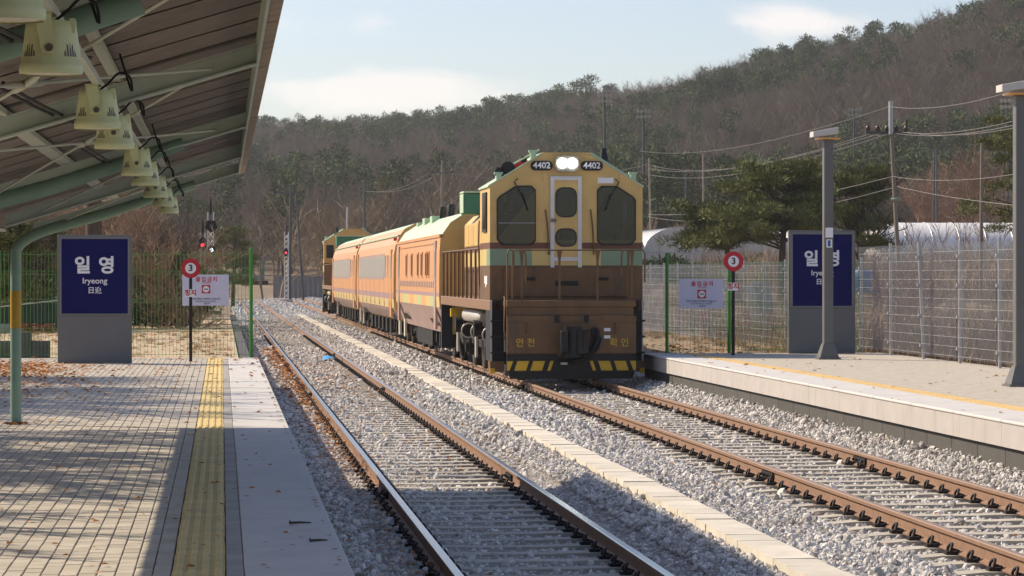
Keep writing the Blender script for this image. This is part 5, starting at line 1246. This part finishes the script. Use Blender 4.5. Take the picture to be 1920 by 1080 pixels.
b = MB(); b.tube([(0, 0, 0), (.03, 0, 2.5), (-.02, 0, 7)], [.30, .26, .2], 10); x, y, z = put(175, 80); tree_obj('tree_trunk', 'thick dark tree trunk rising behind the left name board', 'tree', (x, y, z), b, None, (M['bark_dark'], M['bark_dark']))
for k in range(10):
    r_ = random.Random(900 + k); px = 480 + k * 47 + r_.uniform(-15, 15); d = r_.uniform(255, 300); h = r_.uniform(7, 11)
    b, t2 = branch_tree(920 + k, h, .8, 3, .12, 1.2, 0, .5, nsub=(10, 7, 6), trunk_frac=.15, minr=.02)
    tree_obj('bare_tree', ORD[k] + ' from the left of the leafless trees along the hill foot beyond the train', 'tree', put(px, d), b, t2, ((M['twig_gold'], M['twig_gold']) if k in (1, 2, 4) else (M['bark'], M['bark'])), 'leafless trees at the foot of the hill')
# roadside trees left of the platform, just outside the picture, whose branches shade the paving
for k, (x, y, h) in enumerate(((-6.6, 25.5, 6.5), (-7.0, 31.0, 7.0), (-6.8, 37.5, 6.8), (-7.6, 43.5, 7.5), (-8.6, 34.4, 8.5), (-6.4, 21.8, 6.2), (-8.2, 28.0, 8.0), (-7.4, 40.2, 7.4), (-6.2, 48.5, 5.6))):
    b, t2 = branch_tree(960 + k, h, .55, 4, .17, 1.6, 0, .5, nsub=(12, 7, 5, 3), trunk_frac=.1, minr=.016)
    tree_obj('bare_tree', ORD[k] + ' leafless tree in the row left of the platform casting branch shadows', 'tree', (x, y, -.5), b, t2, (M['bark'], M['bark']), 'leafless trees beside the left platform')

# ------------------------------------------------------------------ greenhouses
def greenhouse(px0, px1, d, length, label, peak_y, along=True):
    a = at(px0, 500, d); c = at(px1, 500, d); w = (c.x - a.x) / 2; cx = (a.x + c.x) / 2; y = a.y; zb = gz(cx, y) - .3; zt = at(px0, peak_y, d).z
    t = thing('greenhouse', label, 'greenhouse', (cx, y, zb), 'white film greenhouses')
    n = 16; side = (zt - zb) * .45; arc = [(-w, zb), (-w, zb + side)] + [(-w * math.cos(math.pi * k / n), zb + side + (zt - zb - side) * math.sin(math.pi * k / n) ** .85) for k in range(1, n)] + [(w, zb + side), (w, zb)]
    b = MB(); k = len(arc)
    vs = [(cx + p[0], yy, p[1]) for yy in (y, y + length) for p in arc]; b.add(vs, [(i, i + 1, k + i + 1, k + i) for i in range(k - 1)], True); b.build('film_roof', M['plastic'], t, fix=False)
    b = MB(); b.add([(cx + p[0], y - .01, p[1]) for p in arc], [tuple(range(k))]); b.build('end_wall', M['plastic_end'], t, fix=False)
    b = MB()
    for q in (-.6, -.2, .2, .6):
        zz = zb + side + (zt - zb - side) * max(.05, math.sin(math.acos(abs(q)))) ** .85; b.box(cx + q * w - .03, cx + q * w + .03, y - .06, y - .02, zb, zz)
    b.box(cx - w, cx + w, y - .06, y - .02, zb + side - .03, zb + side + .03); b.build('end_frame', M['galv'], t)
    b = MB()
    for i in range(int(length / 2)):
        b.tube([(cx + p[0] * 1.005, y + i * 2, p[1] + .01) for p in arc], .025, 4, cap=False)
    b.build('hoops', M['galv'], t, fix=False)
greenhouse(1209, 1352, 215, 30, 'white film greenhouse with arched end directly right of the locomotive', 426)
greenhouse(1345, 1488, 219, 30, 'second white greenhouse, partly hidden behind the spreading pine', 427)
greenhouse(1068, 1211, 213, 30, 'white greenhouse mostly hidden behind the locomotive', 427)
greenhouse(1484, 1627, 223, 30, 'white greenhouse hidden behind the right name board and pine', 428)
# the long one seen from its side
a = at(1650, 470, 200); c = at(1960, 470, 200); zt = at(1700, 416, 200).z; zb = gz(a.x + 4, a.y) - .5
t = thing('greenhouse', 'long white greenhouse seen from its side behind bare shrubs at right', 'greenhouse', (a.x, a.y, zb), 'white film greenhouses')
n = 12; arc = [(0, zb)] + [(3 - 3 * math.cos(math.pi * k / n), zb + (zt - zb) * (.4 + .6 * math.sin(math.pi * k / n) ** .8)) for k in range(n + 1)] + [(6, zb)]
b = MB(); k = len(arc); b.add([(xx, a.y + p[0], p[1]) for xx in (a.x, c.x) for p in arc], [(i, i + 1, k + i + 1, k + i) for i in range(k - 1)], True); b.build('film_roof', M['plastic'], t, fix=False)
b = MB(); b.add([(a.x, a.y + p[0], p[1]) for p in arc], [tuple(range(k))]); b.build('end_wall', M['plastic_end'], t, fix=False)
b = MB()
for i in range(7): b.tube([(a.x + i * (c.x - a.x) / 6, a.y + p[0] - .02, p[1] + .02) for p in arc], .03, 4, cap=False)
b.build('hoops', M['galv'], t, fix=False)

# ------------------------------------------------------------------ poles and wires
def pole(name, pxt, pyt, pxb, d, label, r=.13, m='polec', zb=None, extra=None, group='utility poles', cat='utility pole'):
    p1 = at(pxt, pyt, d); p0 = at(pxb, 517, d); z0 = gz(p0.x, p0.y) - .3
    t = thing(name, label, cat, (p0.x, p0.y, z0), group)
    b = MB(); b.tube([(p0.x, p0.y, z0), p1], [r, r * .7], 10); b.build('shaft', M[m], t)
    if extra: extra(t, p1, p0)
    return p1
def arm(t, c, w, n, m='polesteel'):
    b = MB(); b.box(c.x - w, c.x + w, c.y - .05, c.y + .05, c.z - .05, c.z + .05); b.build('cross_arm', M[m], t)
    for i in range(n):
        x = c.x - w + .1 + (2 * w - .2) * i / (n - 1); b = MB(); b.tube([(x, c.y, c.z + .05), (x, c.y, c.z + .12), (x, c.y, c.z + .2), (x, c.y, c.z + .28)], [.05, .1, .1, .04], 8); b.build('insulator', M['insul'], t)
def ex_main(t, p1, p0):
    c = at(1663, 249, 112); arm(t, Vector((c.x, p1.y, c.z)), .85, 5)
    b = MB(); q = at(1700, 233, 112); b.cbox((q.x, p1.y, q.z), .09, .09, .3); b.build('fuse', M['insul'], t)
    q = at(1677, 374, 112); b = MB(); b.tube([(q.x - .1, p1.y, q.z), (q.x, p1.y - .1, q.z), (q.x + .2, p1.y - .1, q.z + .05)], .06, 8); b.build('street_light', M['mint'], t)
    b = MB(); q0 = at(1668, 200, 112); q1 = at(1668, 252, 112); b.tube([(p1.x, p1.y - .12, q1.z), (p1.x, p1.y - .12, q0.z + .2)], .09, 8); b.build('top_extension', M['galv'], t)
P1 = pole('utility_pole', 1669, 205, 1690, 112, 'leaning concrete utility pole with cross arm and dark insulators at right', .10, extra=ex_main)
pole('utility_pole', 1841, 268, 1839, 130, 'plain pale concrete pole in front of the reddish bare trees', .10)
pole('utility_pole', 1752, 280, 1749, 235, 'left pole of the thin pair before the hill at right', .10, 'polesteel'); pole('utility_pole', 1756, 280, 1757, 240, 'right pole of the thin pair before the hill at right', .10, 'polesteel')
P2 = pole('utility_pole', 1217, 296, 1221, 240, 'thin pole with crossing wires right of the locomotive roof', .10, 'polec')
P3 = pole('utility_pole', 1318, 288, 1319, 240, 'thin grey pole above the left end of the spreading pine', .09, 'polec')
pole('utility_pole', 1286, 325, 1286, 280, 'short dark pole on the hill foot behind the greenhouses', .12, 'polesteel')
def ex_arm(w, dz, n=3):
    return lambda t, p1, p0: arm(t, p1 - Vector((0, 0, dz)), w, n)
P4 = pole('utility_pole', 545, 348, 543, 250, 'utility pole above the red signal beyond the train', .15, 'polesteel', extra=ex_arm(1.2, .6))
pole('utility_pole', 555, 362, 570, 255, 'slanted stay pole beside the utility pole above the red signal', .12, 'polesteel')
P5 = pole('utility_pole', 684, 336, 683, 255, 'utility pole with cross arm above the orange coaches', .14, 'polesteel', extra=ex_arm(1.0, 1.0))
P6 = pole('utility_pole', 829, 300, 828, 250, 'utility pole with cross arm left of the locomotive', .14, 'polec', extra=ex_arm(1.0, 1.1))
pole('utility_pole', 651, 388, 650, 240, 'short pole with a camera behind the rear locomotive', .11, 'galv')
def ex_flood(rows, cols):
    def f(t, p1, p0):
        b = MB(); b.box(p1.x - .75, p1.x + .75, p1.y - .06, p1.y + .06, p1.z - .9, p1.z - .8); b.box(p1.x - .75, p1.x + .75, p1.y - .06, p1.y + .06, p1.z - .3, p1.z - .2); b.build('rack', M['polesteel'], t)
        for i in range(rows):
            for j in range(cols):
                b = MB(); x = p1.x - .65 + 1.3 * j / (cols - 1); z = p1.z - .72 + i * .6; b.tube([(x, p1.y - .1, z), (x, p1.y - .35, z - .1)], [.12, .22], 8); b.build('lamp', M['galv'], t)
    return f
for (px, py, d, l) in ((1133, 176, 310, 'tall floodlight mast rising behind the locomotive roof'), (1206, 205, 310, 'tall floodlight mast right of the locomotive'), (1601, 203, 330, 'floodlight mast on the hillside above the right lamp post'), (1888, 186, 300, 'floodlight mast beside the large right lamp post')):
    pole('floodlight_mast', px, py, px + 3, d, l, .2 if px < 1300 else .14, 'polesteel', extra=ex_flood(2, 4), group='floodlight masts', cat='floodlight mast')
def wire(pts_list, label, r=.014):
    b = MB()
    r *= .75
    for (a, c, sag) in pts_list:
        sag *= .5
        b.tube([a.lerp(c, k / 14) - Vector((0, 0, sag * 4 * (k / 14) * (1 - k / 14))) for k in range(15)], r, 4, cap=False)
    o = b.build('overhead_wire', M['wire'], None, fix=False); tag(o, label, 'wire')
A = lambda px, py, d: at(px, py, d)
wire([(A(1668, 200, 112), A(1960, 150, 70), .6), (A(1668, 200, 112), A(1200, 283, 240), 1.6)], 'top overhead wire running across the hill from the leaning pole', .016)
wire([(A(1640, 248, 112), P2 - Vector((0, 0, .6)), 1.8), (A(1652, 250, 112), P2 - Vector((0, 0, .9)), 1.5), (A(1663, 252, 112), P2 - Vector((0, 0, 1.4)), 1.7)], 'three overhead wires from the leaning pole towards the locomotive', .016)
wire([(A(1690, 248, 112), A(1980, 205, 72), .5), (A(1700, 248, 112), A(1980, 222, 72), .5), (A(1678, 250, 112), A(1980, 214, 72), .55)], 'three overhead wires from the leaning pole past the large lamp post', .014)
wire([(A(1674, 331, 112), A(1215, 402, 235), 1.0), (A(1675, 352, 112), A(1215, 406, 236), 1.6)], 'lower pair of wires crossing in front of the spreading pine', .018)
wire([(A(1674, 331, 112), A(1980, 312, 75), .5), (A(1682, 350, 112), A(1980, 392, 75), .2)], 'lower wires from the leaning pole to the right photo border', .015)
wire([(P2 - Vector((0, 0, .5)), P6 - Vector((0, 0, 1)), 2.0), (P6 - Vector((0, 0, 1)), P5 - Vector((0, 0, 1)), 1.5), (P5 - Vector((0, 0, 1)), P4 - Vector((0, 0, .6)), 1.5), (P6 - Vector((.8, 0, .9)), P5 - Vector((.8, 0, .9)), 1.7), (P5 - Vector((.8, 0, .9)), P4 - Vector((.8, 0, .5)), 1.7), (P4 - Vector((0, 0, 5)), P6 - Vector((0, 0, 5)), 1.2)], 'sagging overhead wires strung between poles beyond the train', .018)

# ------------------------------------------------------------------ clutter left
b = MB(); a = at(-60, 608, 84); c = at(112, 563, 84); e = at(112, 606, 84)
b.add([(a.x, a.y, a.z), (e.x, a.y, e.z), (c.x, a.y, c.z), (a.x, a.y, at(-60, 583, 84).z), (a.x, a.y + .03, a.z), (e.x, a.y + .03, e.z), (c.x, a.y + .03, c.z), (a.x, a.y + .03, at(-60, 583, 84).z)], [(0, 1, 2, 3), (7, 6, 5, 4), (3, 2, 6, 7), (0, 4, 5, 1), (1, 5, 6, 2), (0, 3, 7, 4)])
t = thing('screen_fence', 'dark green windbreak netting stretched along the thicket behind the canopy post', 'fence', (a.x, a.y, a.z)); b.build('netting', M['net'], t)
b = MB(); b.tube([(a.x, a.y - .02, at(-60, 582, 84).z), (c.x, a.y - .02, c.z)], .02, 5); b.build('top_pipe', M['galv'], t)
for k in range(9):
    r_ = random.Random(1400 + k); b = MB(); c = MB(); h = r_.uniform(1.8, 2.9); b.tube([(0, 0, 0), (0, 0, h * .6)], .05, 5)
    for q in range(14): leaf_clump(c, Vector((r_.gauss(0, .5), r_.gauss(0, .4), h * r_.uniform(.12, .95))), .42, 60, .17, r_, 1.0, .3, .2)
    tree_obj('evergreen_shrub', ORD[k] + ' from the left of the dark evergreen shrubs behind the left fence', 'shrub', put(-10 + k * 41 + r_.uniform(-8, 8), 96 + r_.uniform(-4, 8)), b, c, (M['bark_dark'], M['hedge']), 'evergreen shrubs behind the left fence')
p = at(22, 680, 61.5)
t = thing('block_stack', 'low stack of dark concrete blocks behind the fence by the canopy post', 'block stack', (p.x, p.y, .40))
BK = MB().box(-.19, .19, -.1, .1, 0, .18).mesh('block', M['cblock'])
for i in range(4):
    for j in range(2 if i > 2 else 3 if i > 1 else 2): inst('block', BK, t, (p.x - .55 + i * .39, p.y + rng.uniform(-.02, .02), .40 + j * .182))
p = at(62, 618, 88); t = thing('rubble_heap', 'heap of reddish brick rubble on the sandy ground behind the fence', 'rubble', (p.x, p.y, p.z))
b = MB(); r_ = random.Random(5)
for k in range(90):
    q = r_.random(); x = p.x + r_.gauss(0, .38); h = max(0, .45 - abs(x - p.x) * .55); zz = r_.uniform(-.1, h); b.cbox((x, p.y + r_.gauss(0, .3), p.z + zz), r_.uniform(.08, .2), r_.uniform(.08, .2), r_.uniform(.06, .12))
o = b.build('brick_rubble', M['rubble'], t); o['kind'] = 'stuff'
p = at(9, 615, 87); b = MB(); b.cyl((p.x, p.y, p.z - .3), (p.x, p.y, p.z + .25), .25, 14); tag(b.build('plastic_drum', M['tarp'], None, loc=(p.x, p.y, p.z - .3)), 'grey blue drum left of the rubble heap', 'drum')
def far_box(name, px0, px1, py0, py1, d, dep, m, label, cat):
    a = at(px0, py1, d); c = at(px1, py0, d); a.z = .40 if d < 132 else gz(a.x, a.y) - .1; c.z = max(c.z, a.z + 1.0); t = thing(name, label, cat, ((a.x + c.x) / 2, a.y, a.z)); b = MB(); b.box(a.x, c.x, a.y, a.y + dep, a.z, c.z); b.build('body', M[m], t, bevel=.03)
    b = MB()
    n = max(3, int((c.x - a.x) / .4))
    for i in range(n + 1): x = a.x + (c.x - a.x) * i / n; b.box(x - .03, x + .03, a.y - .04, a.y - .001, a.z + .05, c.z - .05)
    b.box(a.x - .03, c.x + .03, a.y - .05, a.y + dep, c.z + .001, c.z + .06); b.build('ribs', M[m], t)
    return t
far_box('waste_container', 428, 453, 528, 548, 300, 1.8, 'greenc', 'green container right of the left notice board in the distance', 'container')
far_box('waste_container', 328, 350, 520, 588, 128, 1.2, 'mint', 'pale mint container half hidden behind the left notice board', 'container')
a = at(512, 549, 270); c = at(606, 518, 270); t = thing('panel_wall', 'grey construction panel wall beyond the red signal', 'wall', (a.x, a.y, a.z))
for i in range(10):
    x0_ = a.x + (c.x - a.x) * i / 10; b = MB(); b.box(x0_ + .01, x0_ + (c.x - a.x) / 10 - .01, a.y, a.y + .06, a.z - .5, c.z); b.build('panel', M['greywall'], t)
# excavator
p = at(487, 544, 300); p.z = gz(p.x, p.y); t = thing('excavator', 'small green excavator working far beyond the left track', 'excavator', (p.x, p.y, p.z))
x, y, z = p
b = MB(); b.box(x - .9, x + .9, y - .4, y - .05, z, z + .4); b.box(x - .9, x + .9, y + .6, y + .95, z, z + .4); b.build('crawler', M['under'], t, bevel=.1)
b = MB(); b.box(x - .7, x + .5, y - .3, y + .8, z + .45, z + 1.0); b.build('engine_house', M['tarp'], t, bevel=.06)
b = MB(); b.box(x - .1, x + .5, y - .3, y + .3, z + 1.0, z + 1.8); b.build('cab', M['tarp'], t, bevel=.05)
b = MB(); b.tube([(x + .1, y - .45, z + 1.0), (x + .5, y - .45, z + 2.4), (x - 1.0, y - .45, z + 2.0), (x - 1.5, y - .45, z + .8)], .17, 6); b.build('boom', M['greenc'], t)
# blue bag on the near track
p = at(601, 659, 87); b = MB(); r_ = random.Random(3)
vs = []
for i in range(5):
    for j in range(4): vs.append((LT + .25 + i * .1 + r_.gauss(0, .02), 78 + j * .35 + r_.gauss(0, .05), -.12 + .13 * math.sin(i * .8) * math.sin((j + .3) * .9) + r_.gauss(0, .015)))
b.add(vs, [(i * 4 + j, i * 4 + j + 1, i * 4 + j + 5, i * 4 + j + 4) for i in range(4) for j in range(3)], True); o = b.build('plastic_bag', M['brightblue'], None, fix=False, loc=(LT + .4, 78.5, -.15)); tag(o, 'bright blue plastic bag lying between the near rails', 'plastic bag')
# odd stone block in the ballast
b = MB(); b.prism([(-.17, 0), (.17, -.01), (.15, .07), (.02, .09), (-.15, .05)], 'y', -.09, .09); b.v = [(v[0] + 4.85, v[1] + 17.6, v[2] - .07) for v in b.v]
tag(b.build('rock', M['lid'], None, loc=(4.85, 17.6, -.07), bevel=.02), 'larger pale rock lying in the ballast beside the trough', 'rock')

# ------------------------------------------------------------------ clutter right (behind the wire fence)
p = at(1425, 590, 72); x, y = p.x, p.y; zg = gz(x, y)
t = thing('tarpaulin_shelter', 'leaning shelter of grey tarpaulin with torn white edge behind the wire fence', 'tarpaulin', (x, y, zg))
z1 = at(1425, 530, 72).z; b = MB(); b.add([(x - .22, y, z1), (x + .25, y + .1, z1 + .02), (x + .45, y - .1, zg + .2), (x - .02, y - .25, zg + .2), (x - .22, y + .5, z1 - .05), (x + .25, y + .5, z1 - .03), (x + .45, y + .6, zg + .2), (x - .02, y + .6, zg + .2)], [(0, 1, 2, 3), (4, 7, 6, 5), (0, 4, 5, 1), (1, 5, 6, 2), (3, 7, 4, 0)]); b.build('tarp_sheet', M['tarp'], t)
b = MB(); b.add([(x - .40, y - .05, z1 - .08), (x - .22, y - .06, z1 + .02), (x - .12, y - .2, z1 - .35), (x - .02, y - .3, zg + .22), (x - .28, y - .28, zg + .3), (x - .30, y - .2, z1 - .4)], [(0, 1, 2, 5), (5, 2, 3, 4)]); b.add([(x - .26, y - .1, z1 + .03), (x + .05, y - .06, z1 + .05), (x + .02, y - .07, z1 - .02), (x - .24, y - .1, z1 - .06)], [(0, 1, 2, 3)]); b.build('torn_edge', M['tarp_w'], t, fix=False)
p = at(1617, 525, 75); b = MB(); zg = gz(p.x, p.y); b.tube([(p.x, p.y, p.z - .25), (p.x, p.y, p.z - .2), (p.x, p.y, p.z + .2), (p.x, p.y, p.z + .27)], [.2, .25, .27, .2], 16); b.box(p.x - .45, p.x + .7, p.y - .3, p.y + .4, p.z - .32, p.z - .26)
for q in (-.4, .6): b.box(p.x + q - .03, p.x + q + .03, p.y - .03, p.y + .03, zg - .2, p.z - .32)
tag(b.build('water_barrel', M['blue'], None, loc=(p.x, p.y, zg)), 'blue barrel on a stand beside the right name board', 'barrel')
for (px, py, l) in ((1660, 605, 'pink cloth strip hanging in the weeds behind the tilted fence post'), (1672, 590, 'upper pink cloth strip just left of the tilted fence post')):
    p = at(px, py, 62); b = MB(); b.add([(p.x, p.y, p.z + .12), (p.x + .06, p.y + .02, p.z + .13), (p.x + .07, p.y - .02, p.z - .02), (p.x + .05, p.y, p.z - .14), (p.x - .01, p.y + .03, p.z - .12), (p.x - .02, p.y - .01, p.z)], [(0, 1, 2, 5), (5, 2, 3, 4)]); tag(b.build('cloth_strip', M['pink'], None, fix=False, loc=p), l, 'cloth strip')
# dry weeds and grass
def blade_mesh(seed, n, h, m, sp=.25):
    r_ = random.Random(seed); b = MB()
    for i in range(n):
        x, y = r_.gauss(0, sp), r_.gauss(0, sp); a = r_.uniform(0, 6.28); l = r_.uniform(.1, .55) * h; hh = h * r_.uniform(.45, 1); w = r_.uniform(.006, .014)
        b.add([(x - w, y, 0), (x + w, y, 0), (x + math.cos(a) * l * .4 + w * .7, y + math.sin(a) * l * .4, hh * .6), (x + math.cos(a) * l, y + math.sin(a) * l, hh), (x + math.cos(a) * l * .4 - w * .7, y + math.sin(a) * l * .4, hh * .6)], [(0, 1, 2, 4), (4, 2, 3)])
    return b.mesh('weed_shape', m, fix=False)
weeds = [proto('weed_shape', blade_mesh(i, 34, 1.1, M['weed'])) for i in range(3)] + [proto('weed_shape', blade_mesh(9 + i, 34, .8, M['dry'])) for i in range(2)]
n = 4200; X = nrg.uniform(12.95, 24, n); Y = nrg.uniform(40, 75, n); n2 = 1500; X = np.concatenate([X, nrg.uniform(13.5, 42, n2)]); Y = np.concatenate([Y, nrg.uniform(75, 165, n2)])
keep = nrg.random(len(X)) < np.clip(.55 + .7 * np.sin(X * .9 + Y * .35) * np.cos(Y * .22), .10, 1); X, Y = X[keep], Y[keep]; n = len(X); s = nrg.uniform(.5, 1.25, n) * np.where(Y > 70, .7, 1.0)
scatter('dry_weeds', np.stack([X, Y, terrain(X, Y) - .03], -1), np.stack([np.zeros(n), np.zeros(n), nrg.uniform(0, 6.28, n)], -1), np.stack([s, s, s], -1), nrg.integers(0, 5, n), weeds, 'tall dry weeds and grass behind the wire fence')
n = 1500; X = nrg.uniform(27, 52, n); Y = nrg.uniform(128, 168, n); s = nrg.uniform(1.2, 2.3, n)
scatter('dry_scrub', np.stack([X, Y, terrain(X, Y) - .03], -1), np.stack([np.zeros(n), np.zeros(n), nrg.uniform(0, 6.28, n)], -1), np.stack([s, s, s], -1), nrg.integers(0, 5, n), weeds, 'tall brown scrub in front of the long right greenhouse')
grass = [proto('grass_shape', blade_mesh(30 + i, 40, .28, M['dry'], .2)) for i in range(3)]
n = 900; X = np.concatenate([nrg.uniform(-9, .2, n), nrg.uniform(9.6, 12.5, 500)]); Y = np.concatenate([nrg.uniform(62, 130, n), nrg.uniform(57, 90, 500)]); Zg = np.concatenate([np.full(n, .40), terrain(X[n:], Y[n:])]); n = len(X); s = nrg.uniform(.15, .5, n)
scatter('dry_grass', np.stack([X, Y, Zg], -1), np.stack([np.zeros(n), np.zeros(n), nrg.uniform(0, 6.28, n)], -1), np.stack([s, s, s], -1), nrg.integers(0, 3, n), grass, 'short dry grass tufts on the soil beyond both platforms')
for k in range(6):
    b, t2 = branch_tree(1000 + k, 1.7 + .2 * (k % 3), .8, 3, .02, 1.0, 0, .6, nsub=(10, 6, 5), trunk_frac=.05, minr=.006)
    p = at([1700, 1712, 1722, 1690, 1730, 1705][k], 600, 60 + 2 * k)
    tree_obj('weed_bush', ['nearest', 'second nearest', 'third nearest', 'third farthest', 'second farthest', 'farthest'][k] + ' rusty red weed bush behind the fence near the tilted post', 'weed bush', (p.x, p.y, gz(p.x, p.y)), b, t2, (M['twig'], M['oakleaf']), 'rusty weed bushes behind the fence')

# ------------------------------------------------------------------ haze
hz = MB(); hz.box(-420, 700, -30, 1150, -3.4, 130); h = hz.build('haze', [], None)
hm = bpy.data.materials.new('haze_air'); hm.use_nodes = True; tn = hm.node_tree; tn.nodes.clear(); ho = tn.nodes.new('ShaderNodeOutputMaterial'); pv = tn.nodes.new('ShaderNodeVolumePrincipled')
pv.inputs['Color'].default_value = (0.84, 0.88, 0.93, 1); pv.inputs['Density'].default_value = 0.00016; pv.inputs['Anisotropy'].default_value = 0.35; lk(tn, pv.outputs[0], ho.inputs['Volume'])
h.data.materials.append(hm); tag(h, 'thin pale winter haze over the valley', None, None, 'stuff')
